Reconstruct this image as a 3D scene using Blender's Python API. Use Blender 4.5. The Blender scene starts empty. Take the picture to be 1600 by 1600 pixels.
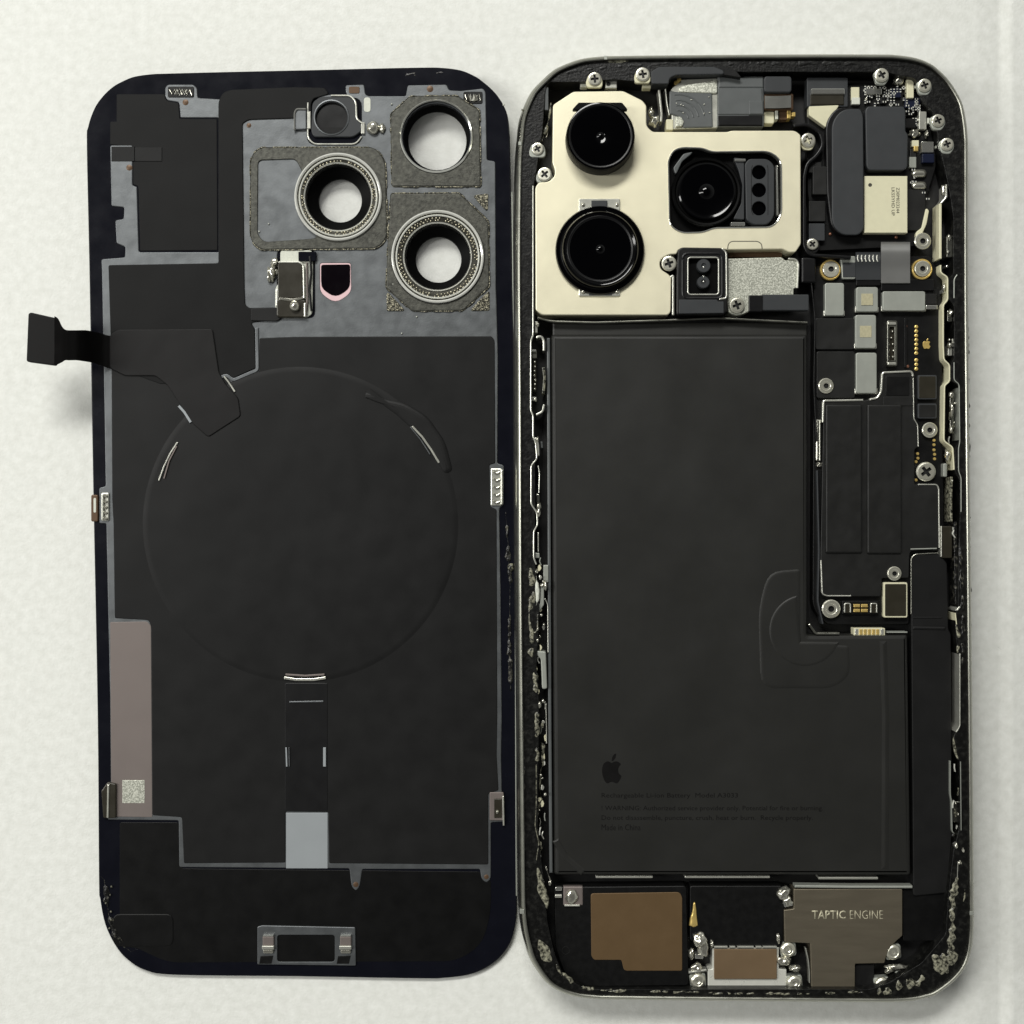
import bpy, bmesh, math, random
from mathutils import Vector, Matrix, noise
from mathutils.geometry import tessellate_polygon
R = math.radians
# ------------------------------------------------------------------ camera, room light, exposure
S, D = 0.11, 240.0            # millimetres per photo pixel on the tabletop; camera height in millimetres
sc = bpy.context.scene
cam = bpy.data.cameras.new('camera'); camo = bpy.data.objects.new('camera', cam)
sc.collection.objects.link(camo); camo.location = (0, 0, D*.001)
cam.sensor_fit = 'HORIZONTAL'; cam.sensor_width = 36
cam.angle = 2*math.atan(800*S/D); cam.clip_start = .01; cam.clip_end = 10
sc.camera = camo
w = bpy.data.worlds.new('World'); sc.world = w; w.use_nodes = True
# the room around: pale walls at eye level, a dim ceiling overhead
wn, wl = w.node_tree.nodes, w.node_tree.links
wt = wn.new('ShaderNodeTexCoord'); wx = wn.new('ShaderNodeSeparateXYZ'); wr = wn.new('ShaderNodeValToRGB')
wl.new(wt.outputs['Generated'], wx.inputs[0]); wl.new(wx.outputs['Z'], wr.inputs[0]); wl.new(wr.outputs[0], wn['Background'].inputs[0])
wr.color_ramp.elements[0].position = .0; wr.color_ramp.elements[0].color = (.46, .465, .445, 1)
wr.color_ramp.elements[1].position = .85; wr.color_ramp.elements[1].color = (.035, .035, .034, 1)
e = wr.color_ramp.elements.new(.45); e.color = (.27, .273, .262, 1)
wn['Background'].inputs[1].default_value = 1.0
def lamp(name, loc, aim, sx, sy, watt, col):
    l = bpy.data.lights.new(name, 'AREA'); l.shape = 'RECTANGLE'; l.size = sx; l.size_y = sy
    l.energy = watt; l.color = col
    o = bpy.data.objects.new(name, l); sc.collection.objects.link(o); o.location = loc
    o.rotation_euler = (Vector(aim)-Vector(loc)).to_track_quat('-Z', 'Y').to_euler()
    return o
lamp('ceiling_lamp', (-.24, .72, .92), (0, .0, 0), .62, .20, 11.0, (1, .992, .95))
lamp('ceiling_lamp', (-.62, .06, .62), (0, 0, 0), .12, .5, 3.4, (1, .992, .95))
sc.view_settings.view_transform = 'Standard'; sc.view_settings.look = 'None'
sc.view_settings.exposure = 0; sc.view_settings.gamma = 1
rng = random.Random(7)
# ------------------------------------------------------------------ materials
def lin(c): return tuple(((v/255+.055)/1.055)**2.4 if v > 10 else v/255/12.92 for v in c)
M = {}
def mat(name, c, metal=0, rough=.5, var=.15, vs=400, bump=0, bs=4000, rv=.1, coat=0, spec=.5, stretch=None, alpha=1, wr=0, wrs=70, two=None, lo=.42, hi=.6):
    m = bpy.data.materials.new(name); m.use_nodes = True; n = m.node_tree.nodes; L = m.node_tree.links
    p = n['Principled BSDF']; base = lin(c)
    tc = n.new('ShaderNodeTexCoord'); src = tc.outputs['Object']
    if stretch:
        mp = n.new('ShaderNodeMapping'); mp.inputs['Scale'].default_value = stretch
        L.new(src, mp.inputs[0]); src = mp.outputs[0]
    nz = n.new('ShaderNodeTexNoise'); nz.inputs['Scale'].default_value = vs; nz.inputs['Detail'].default_value = 6
    L.new(src, nz.inputs['Vector'])
    mx = n.new('ShaderNodeMix'); mx.data_type = 'RGBA'
    mx.inputs[6].default_value = (*[v*(1-var) for v in base], 1); mx.inputs[7].default_value = (*[min(1, v*(1+var)) for v in base], 1)
    L.new(nz.outputs[0], mx.inputs[0]); L.new(mx.outputs[2], p.inputs['Base Color'])
    mr = n.new('ShaderNodeMapRange'); mr.inputs[3].default_value = max(.02, rough-rv); mr.inputs[4].default_value = min(1, rough+rv)
    L.new(nz.outputs[0], mr.inputs[0]); L.new(mr.outputs[0], p.inputs['Roughness'])
    p.inputs['Metallic'].default_value = metal; p.inputs['Coat Weight'].default_value = coat
    p.inputs['Specular IOR Level'].default_value = spec
    if two:                                   # two-tone mottling: a second colour breaks through in patches
        rp = n.new('ShaderNodeMapRange'); rp.inputs[1].default_value = lo; rp.inputs[2].default_value = hi
        L.new(nz.outputs[0], rp.inputs[0]); L.new(rp.outputs[0], mx.inputs[0]); mx.inputs[7].default_value = (*lin(two), 1)
    if wr:
        n3 = n.new('ShaderNodeTexNoise'); n3.inputs['Scale'].default_value = wrs; n3.inputs['Detail'].default_value = 2
        L.new(src, n3.inputs['Vector']); b3 = n.new('ShaderNodeBump'); b3.inputs['Strength'].default_value = 1; b3.inputs['Distance'].default_value = wr
        L.new(n3.outputs[0], b3.inputs['Height']); L.new(b3.outputs[0], p.inputs['Normal'])
    if bump:
        n2 = n.new('ShaderNodeTexNoise'); n2.inputs['Scale'].default_value = bs; n2.inputs['Detail'].default_value = 4
        L.new(src, n2.inputs['Vector'])
        b = n.new('ShaderNodeBump'); b.inputs['Strength'].default_value = min(1, bump); b.inputs['Distance'].default_value = .0001
        L.new(n2.outputs[0], b.inputs['Height']); L.new(b.outputs[0], p.inputs['Normal'])
        if wr: L.new(b3.outputs[0], b.inputs['Normal'])
    if alpha < 1:
        p.inputs['Alpha'].default_value = alpha
    M[name] = m; return m
mat('table', (224, 225, 219), 0, .75, .05, 700, .5, 2200, spec=.25, two=(231, 232, 227), lo=.3, hi=.7)
mat('navy', (15, 16, 23), 0, .25, .2, 300, .03, 3000, spec=.15)
mat('black_film', (6, 6, 6), 0, .45, .2, 300, .05, 3000, spec=.25)
mat('graphite', (22, 22, 22), 0, .5, .15, 250, .06, 6000, spec=.22, wr=.0004, wrs=60)
mat('graphite_upper', (25, 25, 25), 0, .5, .15, 250, .06, 6000, spec=.12, wr=.0003, wrs=60)
mat('flex', (25, 24, 24), 0, .5, .14, 300, .04, 2500, spec=.2, wr=.0003, wrs=80)
mat('cable', (8, 7, 7), 0, .45, .2, 300, .04, 2500, spec=.16)
mat('steel', (106, 109, 111), .75, .44, .22, 420, .1, 3500, wr=.00012, wrs=200)
mat('collar_steel', (62, 61, 55), .8, .4, .3, 900, .2, 4000)
mat('pressed_steel', (72, 72, 67), .65, .5, .3, 1600, .35, 4500, two=(94, 94, 87), lo=.3, hi=.75)
mat('speckle', (52, 51, 44), .6, .4, .2, 4200, .6, 4200, two=(172, 167, 145), lo=.48, hi=.6)
mat('tin', (226, 226, 216), .35, .3, .08, 900)
mat('silver_flex', (140, 140, 138), .5, .32, .06, 300)
mat('bright_steel', (215, 215, 204), .75, .3, .1, 500, .05, 3000)
mat('screw_metal', (222, 220, 204), .8, .3, .1, 500)
mat('mark', (176, 170, 140), .2, .6, .25, 3500)
mat('chrome', (240, 240, 232), .9, .1, .04, 500)
mat('foil', (122, 113, 109), .5, .55, .05, 200)
mat('label_grey', (150, 155, 158), .2, .55, .03, 200)
mat('pale', (205, 207, 195), .1, .6, .2, 2500)
mat('cream', (236, 230, 202), .5, .43, .035, 300, .12, 9000, rv=.06)
mat('mottled', (186, 188, 174), .5, .4, .2, 4500, .4, 3000, two=(224, 225, 211), lo=.42, hi=.6)
mat('plastic', (12, 12, 12), 0, .42, .3, 900, .1, 4000, spec=.3)
mat('ledge', (16, 16, 15), 0, .38, .4, 1100, .5, 2600, rv=.15, spec=.35, two=(36, 36, 33), lo=.5, hi=.8)
mat('floor_black', (9, 9, 9), 0, .5, .3, 500)
mat('frame_metal', (158, 158, 148), 1, .3, .1, 500)
mat('lens_black', (1, 1, 2), 0, .04, .1, 300, spec=.3)
mat('lens_body', (2, 2, 2), 0, .45, .1, 300, spec=.1)
mat('satin_black', (11, 11, 12), 0, .36, .15, 400, spec=.35)
mat('dark_grey', (50, 52, 54), 0, .5, .08, 400, .04, 6000, spec=.35)
mat('mid_grey', (84, 87, 87), 0, .4, .1, 400, .05, 3000)
mat('shield_grey', (158, 161, 153), .45, .5, .06, 500, .03, 6000)
mat('pcb', (9, 9, 9), 0, .42, .3, 500, .06, 4000, spec=.3)
mat('board_film', (25, 25, 24), 0, .48, .2, 400, .05, 4000, spec=.3, wr=.0003, wrs=150)
mat('battery', (32, 32, 30), 0, .46, .1, 120, .06, 3500, spec=.36, wr=.0006, wrs=40)
mat('battery_dark', (30, 30, 27), 0, .5, .1, 200)
mat('print_dark', (9, 8, 8), 0, .5, spec=.2)
mat('brown', (103, 83, 58), .3, .42, .06, 300, .05, 3000, spec=.3)
mat('brown_dark', (92, 72, 55), .3, .42, .08, 300, spec=.3)
mat('haptic', (126, 118, 102), .7, .4, .04, 500, .12, 3000, stretch=(.3, 2, 1))
mat('gold', (228, 198, 120), .6, .32, .12, 500)
mat('copper', (150, 105, 85), .7, .4)
mat('glue', (40, 40, 35), 0, .28, .3, 2200, .6, 1800, two=(166, 164, 143), lo=.38, hi=.72)
mat('glue_dark', (20, 20, 19), 0, .3, .3, 1600, .8, 2500, two=(92, 90, 80), lo=.55, hi=.7)
mat('pink', (224, 190, 193), 0, .5, .03)
mat('window_black', (8, 4, 8), 0, .12, .1)
mat('bronze_window', (46, 43, 34), .2, .35, .2)
mat('solder', (205, 203, 190), .85, .2, .12, 700)
mat('dots', (205, 199, 176), .7, .22)
mat('flex_dark', (17, 17, 18), 0, .45, .15, 300, spec=.25)
mat('rim', (246, 246, 238), .55, .14, .04, 500)
mat('port_plate', (124, 104, 80), .35, .38, .1, 300, spec=.3)
mat('engrave', (196, 190, 165), .5, .5)
mat('beige', (212, 208, 178), .1, .6, .07, 900)
mat('ink', (66, 63, 54), 0, .6)
mat('blue_chip', (18, 24, 46), 0, .3, .3)
mat('glass_clear', (255, 255, 255), 0, .03, 0, alpha=.06)
# ------------------------------------------------------------------ helpers
BASE = lambda py: 0.0
def U(px, py, h):
    z = h+BASE(py); k = S*(1-z/D)
    return Vector(((px-800)*k, (800-py)*k, z))*.001
def mm(px, h): return px*S*(1-h/D)*.001
WORLD = {}
def link(name, bm, mats, parent=None, smooth=False, origin=None):
    me = bpy.data.meshes.new(name)
    if origin is None:
        vs = [v.co for v in bm.verts]
        lo = Vector((min(v.x for v in vs), min(v.y for v in vs), min(v.z for v in vs)))
        hi = Vector((max(v.x for v in vs), max(v.y for v in vs), max(v.z for v in vs)))
        origin = Vector(((lo.x+hi.x)/2, (lo.y+hi.y)/2, lo.z))
    bmesh.ops.recalc_face_normals(bm, faces=bm.faces[:])
    bmesh.ops.translate(bm, verts=bm.verts[:], vec=-origin)
    if smooth:
        for f in bm.faces: f.smooth = True
    bm.to_mesh(me); bm.free()
    for k in (mats if isinstance(mats, (list, tuple)) else [mats]): me.materials.append(M[k])
    return attach(name, me, origin, parent)
def attach(name, me, origin, parent):
    o = bpy.data.objects.new(name, me); sc.collection.objects.link(o)
    WORLD[o.name] = Vector(origin)
    o.location = Vector(origin)-(WORLD[parent.name] if parent else Vector())
    if parent: o.parent = parent
    return o
def thing(name, label, cat, loc):
    o = bpy.data.objects.new(name, None); sc.collection.objects.link(o); o.empty_display_size = .01
    o.location = loc; WORLD[o.name] = Vector(loc); o['label'] = label; o['category'] = cat
    return o
def area(p): return sum(p[i-1][0]*p[i][1]-p[i][0]*p[i-1][1] for i in range(len(p)))/2
def rnd(pts, r, seg=4):
    out = []; n = len(pts)
    for i in range(n):
        p = Vector(pts[i][:2]); a = Vector(pts[i-1][:2])-p; b = Vector(pts[(i+1) % n][:2])-p
        rr = pts[i][2] if len(pts[i]) > 2 else r
        la, lb = a.length, b.length
        if rr <= 0 or la < 1e-6 or lb < 1e-6: out.append(tuple(p)); continue
        a /= la; b /= lb; ang = a.angle(b)
        if ang > R(172) or ang < R(5): out.append(tuple(p)); continue
        d = min(max(rr/math.tan(ang/2), rr*.95), la*.49, lb*.49)
        s, e = p+a*d, p+b*d
        for k in range(seg+1):
            t = k/seg; out.append(tuple(s*(1-t)**2+p*2*t*(1-t)+e*t*t))
    return out
def rect(x0, y0, x1, y1, r=0, seg=4):
    p = [(x0, y0), (x1, y0), (x1, y1), (x0, y1)]
    return rnd(p, r, seg) if r else p
def circ(cx, cy, r, n=32, ry=None):
    return [(cx+r*math.cos(2*math.pi*i/n), cy+(ry or r)*math.sin(2*math.pi*i/n)) for i in range(n)]
def spline(pts, k=5, closed=True):
    n = len(pts); out = []
    for i in range(n if closed else n-1):
        if closed: q = [Vector(pts[(i+j) % n]) for j in (-1, 0, 1, 2)]
        else: q = [Vector(pts[min(max(i+j, 0), n-1)]) for j in (-1, 0, 1, 2)]
        for s in range(k):
            t = s/k
            out.append(tuple(.5*((2*q[1])+(q[2]-q[0])*t+(2*q[0]-5*q[1]+4*q[2]-q[3])*t*t+(3*q[1]-q[0]-3*q[2]+q[3])*t**3)))
    if not closed: out.append(tuple(pts[-1]))
    return out
def clean(p):
    q = []
    for a in p:
        if not q or (a[0]-q[-1][0])**2+(a[1]-q[-1][1])**2 > 1e-4: q.append((a[0], a[1]))
    if (q[0][0]-q[-1][0])**2+(q[0][1]-q[-1][1])**2 < 1e-4: q.pop()
    return q
def offset(p, d):
    """inward offset of a positively wound outline (d < 0 goes outward)"""
    n = len(p); out = []
    for i in range(n):
        a = Vector(p[i])-Vector(p[i-1]); b = Vector(p[(i+1) % n])-Vector(p[i])
        na = Vector((-a.y, a.x)).normalized(); nb = Vector((-b.y, b.x)).normalized()
        m = na+nb
        if m.length < .2: m = na
        m.normalize(); c = max(.45, m.dot(na))
        out.append((p[i][0]+m.x*d/c, p[i][1]+m.y*d/c))
    return out
def prism(name, outer, z0, z1, mt, parent, bev=1.0, holes=(), depth=None, hole_mat=None, seg=2, zref=None, lift=None):
    """a slab standing on z0 with a rounded upper edge; outline in photo pixels seen at its top; holes go through, or to a given depth"""
    outer = clean(outer)
    if area(outer) < 0: outer = outer[::-1]
    hs = []
    for h in holes:
        h = clean(h); hs.append(h if area(h) > 0 else h[::-1])
    zr = z1 if zref is None else zref
    bm = bmesh.new(); px = S*(1-zr/D)
    drop = min(bev*px, (z1-z0)*.95)
    def vert(p, z):
        q = U(p[0], p[1], zr); return bm.verts.new((q.x, q.y, q.z+(z-zr+(lift(p) if lift else 0))*.001))
    steps = [(0, z0)]
    if bev:
        for k in range(seg+1):
            a = math.pi/2*k/seg; steps.append((bev*(1-math.cos(a)), z1-drop*(1-math.sin(a))))
    else: steps.append((0, z1))
    rings = [[vert(p, z) for p in (offset(outer, d) if d else outer)] for d, z in steps]
    def wall(r0, r1, mi=0):
        for i in range(len(r0)):
            try: f = bm.faces.new((r0[i-1], r0[i], r1[i], r1[i-1])); f.material_index = mi
            except ValueError: pass
    for a, b in zip(rings, rings[1:]): wall(a, b)
    tops = [rings[-1]]
    for h in hs:
        hb = min(bev, .8) if bev else 0
        zt = z1; rr = [[vert(p, zt) for p in (offset(h, -hb) if hb else h)]]
        if hb: rr.append([vert(p, zt-min(drop, hb*px)) for p in h])
        zb = z0 if depth is None else z1-depth
        rr.append([vert(p, zb) for p in h])
        for k, (a, b) in enumerate(zip(rr, rr[1:])): wall(a, b, 1 if (hole_mat and k == len(rr)-2) else 0)
        tops.append(rr[0])
        if depth is not None:
            for t in tessellate_polygon([[v.co for v in rr[-1]]]):
                f = bm.faces.new([rr[-1][i] for i in t]); f.material_index = 1 if hole_mat else 0
    flat = [v for t in tops for v in t]
    for t in tessellate_polygon([[Vector((v.co.x*1000, v.co.y*1000, 0)) for v in tp] for tp in tops]):
        try: bm.faces.new([flat[i] for i in t])
        except ValueError: pass
    if depth is not None or not hs:
        for t in tessellate_polygon([[Vector((v.co.x*1000, v.co.y*1000, 0)) for v in rings[0]]]):
            try: bm.faces.new([rings[0][i] for i in t])
            except ValueError: pass
    return link(name, bm, [mt, hole_mat] if hole_mat else mt, parent)
def box(name, x0, y0, x1, y1, z0, z1, mt, parent, r=0, bev=1.0, **k):
    return prism(name, rect(x0, y0, x1, y1, r), z0, z1, mt, parent, bev, **k)
def lathe(name, cx, cy, zc, prof, mt, parent, n=40, mats=None, closed=False):
    """profile of (radius px, height mm) turned about an upright axis"""
    c = U(cx, cy, zc); k = S*(1-(zc+BASE(cy))/D)*.001; b = BASE(cy)*.001
    bm = bmesh.new(); rings = []
    for r, z in prof:
        if r <= 1e-6: rings.append([bm.verts.new((c.x, c.y, z*.001+b))])
        else: rings.append([bm.verts.new((c.x+r*k*math.cos(2*math.pi*i/n), c.y+r*k*math.sin(2*math.pi*i/n), (z+BASE(cy-r*math.sin(2*math.pi*i/n)))*.001)) for i in range(n)])
    pairs = list(zip(rings, rings[1:]))
    if closed: pairs.append((rings[-1], rings[0]))
    for j, (a, d) in enumerate(pairs):
        mi = mats[min(j, len(mats)-1)] if mats else 0
        for i in range(n):
            if len(a) == 1 and len(d) == 1: continue
            if len(a) == 1: f = bm.faces.new((a[0], d[i], d[i-1]))
            elif len(d) == 1: f = bm.faces.new((a[i-1], a[i], d[0]))
            else: f = bm.faces.new((a[i-1], a[i], d[i], d[i-1]))
            f.material_index = mi; f.smooth = True
    o = link(name, bm, mt, parent)
    o.data.set_sharp_from_angle(angle=R(40))
    return o
def strip_outline(path, wd, ws=None):
    L, Rr = [], []
    n = len(path)
    for i in range(n):
        a = Vector(path[max(i-1, 0)][:2]); b = Vector(path[min(i+1, n-1)][:2]); t = (b-a)
        t = t.normalized() if t.length > 1e-6 else Vector((1, 0)); q = Vector((-t.y, t.x))
        hw = (path[i][2] if len(path[i]) > 2 else wd)/2
        p = Vector(path[i][:2]); L.append(tuple(p+q*hw)); Rr.append(tuple(p-q*hw))
    return L+Rr[::-1]
def strip(name, path, wd, z0, z1, mt, parent, r=3, bev=.8):
    """thin upright rail along a path of photo pixels"""
    if r and len(path) > 2:
        q = [path[0]]
        for i in range(1, len(path)-1):
            p = Vector(path[i]); a = Vector(path[i-1])-p; b = Vector(path[i+1])-p
            d = min(r, a.length*.45, b.length*.45); s, e = p+a.normalized()*d, p+b.normalized()*d
            for k in range(4):
                t = k/3; q.append(tuple(s*(1-t)**2+p*2*t*(1-t)+e*t*t))
        q.append(path[-1]); path = q
    return prism(name, strip_outline(path, wd), z0, z1, mt, parent, bev)
def goo(name, path, z, h, mt, parent, seed=0, rough=.5, cross=7, step=2.0, thin=.8, gaps=True):
    h = h*.55
    """an uneven ridge of dried adhesive along a path of (px, py, width)"""
    pts = []
    for a, b in zip(path, path[1:]):
        n = max(1, int(math.hypot(b[0]-a[0], b[1]-a[1])/step))
        for k in range(n): pts.append([a[j]+(b[j]-a[j])*k/n for j in range(3)])
    pts.append(list(path[-1])); bm = bmesh.new(); rows = []; N = len(pts)
    for i, (x, y, wd) in enumerate(pts):
        a = Vector(pts[max(i-1, 0)][:2]); b = Vector(pts[min(i+1, N-1)][:2]); t = (b-a).normalized(); q = Vector((-t.y, t.x))
        gap = noise.noise((x*.07+seed*4.4, y*.07, seed*2.2))
        f = (1.0 if gap > -.12 or not gaps else max(.12, 1+(gap+.12)*9)) if 0 < i < N-1 else .15
        wd = wd*thin
        row = []
        for c in range(cross):
            u = c/(cross-1)*2-1
            side = 1+rough*1.3*noise.noise((x*.13+seed*9.1, y*.13+(5 if u > 0 else 0), seed*1.7))
            lat = u*wd/2*side*f
            hh = h*max(0, (1-u*u))**.5*(1+rough*1.4*noise.noise((x*.17+u*2, y*.17, seed*3.3+4)))*f
            p = Vector((x, y))+q*lat; row.append(bm.verts.new(U(p.x, p.y, z+max(0, hh)-(.15 if c in (0, cross-1) else 0))))
        rows.append(row)
    for a, b in zip(rows, rows[1:]):
        for c in range(cross-1): bm.faces.new((a[c], a[c+1], b[c+1], b[c]))
    for a in (rows[0], rows[-1]): bm.faces.new(a)
    for a, b in zip(rows, rows[1:]): bm.faces.new((a[0], b[0], b[-1], a[-1]))
    return link(name, bm, mt, parent, smooth=True)
def blob(name, px, py, z, rx, ry, rz, mt, parent, seed=0, rough=.35, sub=3, flat=.3):
    bm = bmesh.new(); bmesh.ops.create_icosphere(bm, subdivisions=sub, radius=1)
    k = S*(1-z/D)
    for v in bm.verts:
        d = 1+rough*noise.noise(v.co*1.6+Vector((seed*3.7, seed*1.3, 0)))+rough*.4*noise.noise(v.co*4+Vector((seed, 0, 7)))
        c = v.co*d; c.z = max(c.z, -flat)
        v.co = Vector((c.x*rx*k, c.y*ry*k, (c.z+flat)*rz))*.001
    c = U(px, py, z); bmesh.ops.translate(bm, verts=bm.verts[:], vec=c)
    return link(name, bm, mt, parent, smooth=True)
def ribbon(name, path, th, mt, parent, sub=6):
    """flexible flat cable: path of (px, py, z, half width up, half width down)"""
    pts = spline([tuple(p) for p in path], sub, False); bm = bmesh.new(); rows = []
    for x, y, z, wu, wd in pts:
        rows.append([bm.verts.new(U(x, y-wu, z+th)), bm.verts.new(U(x, y+wd, z+th)), bm.verts.new(U(x, y+wd, z)), bm.verts.new(U(x, y-wu, z))])
    for a, b in zip(rows, rows[1:]):
        for i in range(4): bm.faces.new((a[i-1], a[i], b[i], b[i-1]))
    bm.faces.new(rows[0]); bm.faces.new(rows[-1])
    o = link(name, bm, mt, parent, smooth=True); o.data.set_sharp_from_angle(angle=R(50)); return o
def text(name, s, px, py, z, height, width, mt, parent, rot=0, bold=0.0, thick=.03):
    cu = bpy.data.curves.new(name, 'FONT'); cu.body = s; cu.size = 1; cu.offset = bold; cu.extrude = 0; cu.resolution_u = 2
    t = bpy.data.objects.new(name, cu); sc.collection.objects.link(t)
    dg = bpy.context.evaluated_depsgraph_get(); me = bpy.data.meshes.new_from_object(t.evaluated_get(dg))
    bpy.data.objects.remove(t); xs = [v.co.x for v in me.vertices]; ys = [v.co.y for v in me.vertices]
    x0, x1, y0, y1 = min(xs), max(xs), min(ys), max(ys)
    bm = bmesh.new(); bm.from_mesh(me)
    g = bmesh.ops.extrude_face_region(bm, geom=bm.faces[:])
    up = {v for v in g['geom'] if isinstance(v, bmesh.types.BMVert)}
    ca, sa = math.cos(R(rot)), math.sin(R(rot))
    for v in bm.verts:
        a = (v.co.x-x0)/(x1-x0)*width; b = (y1-v.co.y)/(y1-y0)*height
        v.co = U(px+a*ca-b*sa, py+a*sa+b*ca, z+(thick if v in up else 0))
    return link(name, bm, mt, parent)
SCREWS = {}
def screw_mesh(kind):
    if kind in SCREWS: return SCREWS[kind]
    bm_name = 'screw_'+kind; n = 20
    if kind == 'cross':
        a, b = .17, .58; h = [(-a, -b), (a, -b), (a, -a), (b, -a), (b, a), (a, a), (a, b), (-a, b), (-a, a), (-b, a), (-b, -a), (-a, -a)]
        prof = [(1, 0), (1, .5), (.93, .62), (.8, .68)]
    else:
        h = circ(0, 0, .34, 10); prof = [(1, 0), (1, .45), (.9, .6), (.62, .6), (.55, .5)]
    bm = bmesh.new()
    rings = [[bm.verts.new((r*math.cos(2*math.pi*i/n), r*math.sin(2*math.pi*i/n), z)) for i in range(n)] for r, z in prof]
    for p, q in zip(rings, rings[1:]):
        for i in range(n): bm.faces.new((p[i-1], p[i], q[i], q[i-1]))
    zt = prof[-1][1]; h = h if area(h) > 0 else h[::-1]
    hv = [bm.verts.new((x, y, zt)) for x, y in h]; hb = [bm.verts.new((x*.8, y*.8, zt-.55)) for x, y in h]
    fl = rings[-1]+hv
    for t in tessellate_polygon([[v.co for v in rings[-1]], [v.co for v in hv]]): bm.faces.new([fl[i] for i in t])
    for i in range(len(hv)):
        f = bm.faces.new((hv[i-1], hv[i], hb[i], hb[i-1])); f.material_index = 1
    for t in tessellate_polygon([[v.co for v in hb]]):
        f = bm.faces.new([hb[i] for i in t]); f.material_index = 1
    bmesh.ops.recalc_face_normals(bm, faces=bm.faces[:])
    me = bpy.data.meshes.new(bm_name); bm.to_mesh(me); bm.free()
    me.materials.append(M['screw_metal']); me.materials.append(M['floor_black'])  # metal drive recess coloured black to stand in for its deep shade
    SCREWS[kind] = me; return me
def screw(px, py, z, r, parent, kind='cross', rot=0, name='screw'):
    c = U(px, py, z); o = attach(name, screw_mesh(kind), c, parent)
    k = mm(r, z); o.scale = (k, k, k*.5); o.rotation_euler = (rng.uniform(-.05, .05), rng.uniform(-.05, .05), R(rot)); return o
def apple(px, py, w, h):
    """the fruit-shaped printed mark: body with a bite and a leaf; outlines in photo pixels"""
    body = [(0, -.30), (.10, -.34), (.22, -.36), (.36, -.32), (.45, -.24), (.36, -.15), (.32, -.02), (.36, .12), (.48, .21), (.42, .34), (.32, .46), (.22, .50),
            (.10, .46), (0, .44), (-.10, .46), (-.22, .50), (-.33, .44), (-.44, .26), (-.49, .06), (-.48, -.12), (-.42, -.25), (-.32, -.33), (-.20, -.36), (-.09, -.33)]
    leaf = [(0, -.37), (.02, -.52), (.10, -.62), (.21, -.66), (.20, -.54), (.12, -.42)]
    f = lambda q: [(px+a*w, py+b*h) for a, b in q]
    return f(spline(body, 3)), f(spline(leaf, 3))
# ------------------------------------------------------------------ tabletop
def tabletop():
    bm = bmesh.new(); xs = []
    x = -.30
    while x < .30: xs.append(x); x += .001 if .072 < x < .105 else .02
    def zz(x):                               # a soft dip and seam in the sheet, steepened to darken the right edge
        e = .0853
        if x < e: return -.0022*max(0, (x-.068)/(e-.068))**2
        return -.0014-.20*max(0, x-e)-.9*max(0, x-e)**2
    rows = [[bm.verts.new((x, y, zz(x))) for x in xs] for y in [-.3+.03*i for i in range(21)]]
    for a, b in zip(rows, rows[1:]):
        for i in range(len(xs)-1): bm.faces.new((a[i], a[i+1], b[i+1], b[i]))
    o = link('tabletop', bm, 'table', None, smooth=True, origin=Vector((0, 0, 0)))
    o['kind'] = 'structure'; o['label'] = 'white paper-covered tabletop under both halves of the phone'
tabletop()
# ================================================================== the removed back cover
cz = lambda py: 1.0+(1530-py)/1425*3.7      # propped up by its camera bump: the upper end lies higher
BASE = cz
cover = thing('phone_back_cover', 'detached navy-black phone back glass lying inside-up, with three camera rings and graphite film', 'phone cover', U(470, 820, -cz(820)))
outline = spline([(135, 229), (137, 198), (147, 169), (160, 150), (176, 135), (192, 126), (210, 119), (237, 115.2), (262, 114.2), (345, 112), (480, 109), (600, 106), (665, 104.8), (692, 105.4), (719, 109), (737, 116), (752, 125),
    (775, 146), (791, 173), (796, 202), (797.3, 235), (798.2, 290), (801, 442), (804, 560), (805, 850), (806, 1100), (807, 1337), (808, 1410), (806.5, 1440), (800, 1468), (789, 1487), (775, 1502), (755, 1515), (730, 1524), (695, 1528.5), (655, 1529.4),
    (457, 1526), (277, 1524), (228, 1517), (199, 1500), (180, 1478), (164, 1445), (156, 1405), (154, 1371), (152, 1120), (145, 760), (139, 420)], 4)
rings = [(682, 214, 55), (529, 309, 60), (684, 402, 61)]
glass = prism('glass_panel', outline, -.85, 0, 'navy', cover, 2.2, holes=[circ(x, y, r-3) for x, y, r in rings])
box('camera_bump', 372, 128, 770, 505, -3.0 if False else -2.4, -.86, 'navy', cover, 60, 0, holes=[circ(x, y, r-3) for x, y, r in rings])
strip('edge_highlight', [(800, 300), (801.5, 442), (804, 560), (804.6, 700), (805, 850), (805.6, 1100), (806.5, 1337), (807, 1400)], 1.6, -.6, .03, 'shield_grey', glass, 0, .4)  # pale strip that paints the highlight of the polished glass edge
# lower black film and its surroundings
prism('black_film', rnd([(187, 1285), (279, 1285), (284, 1357), (749, 1362), (767, 1376), (767, 1430, 40), (752, 1478, 40), (712, 1502, 20), (262, 1504, 20), (215, 1482), (187, 1478)], 4), -.05, .06, 'black_film', cover, .5)
box('adhesive_patch', 176, 1428, 271, 1479, -.05, .16, 'black_film', cover, 12, 1.5)
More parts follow.
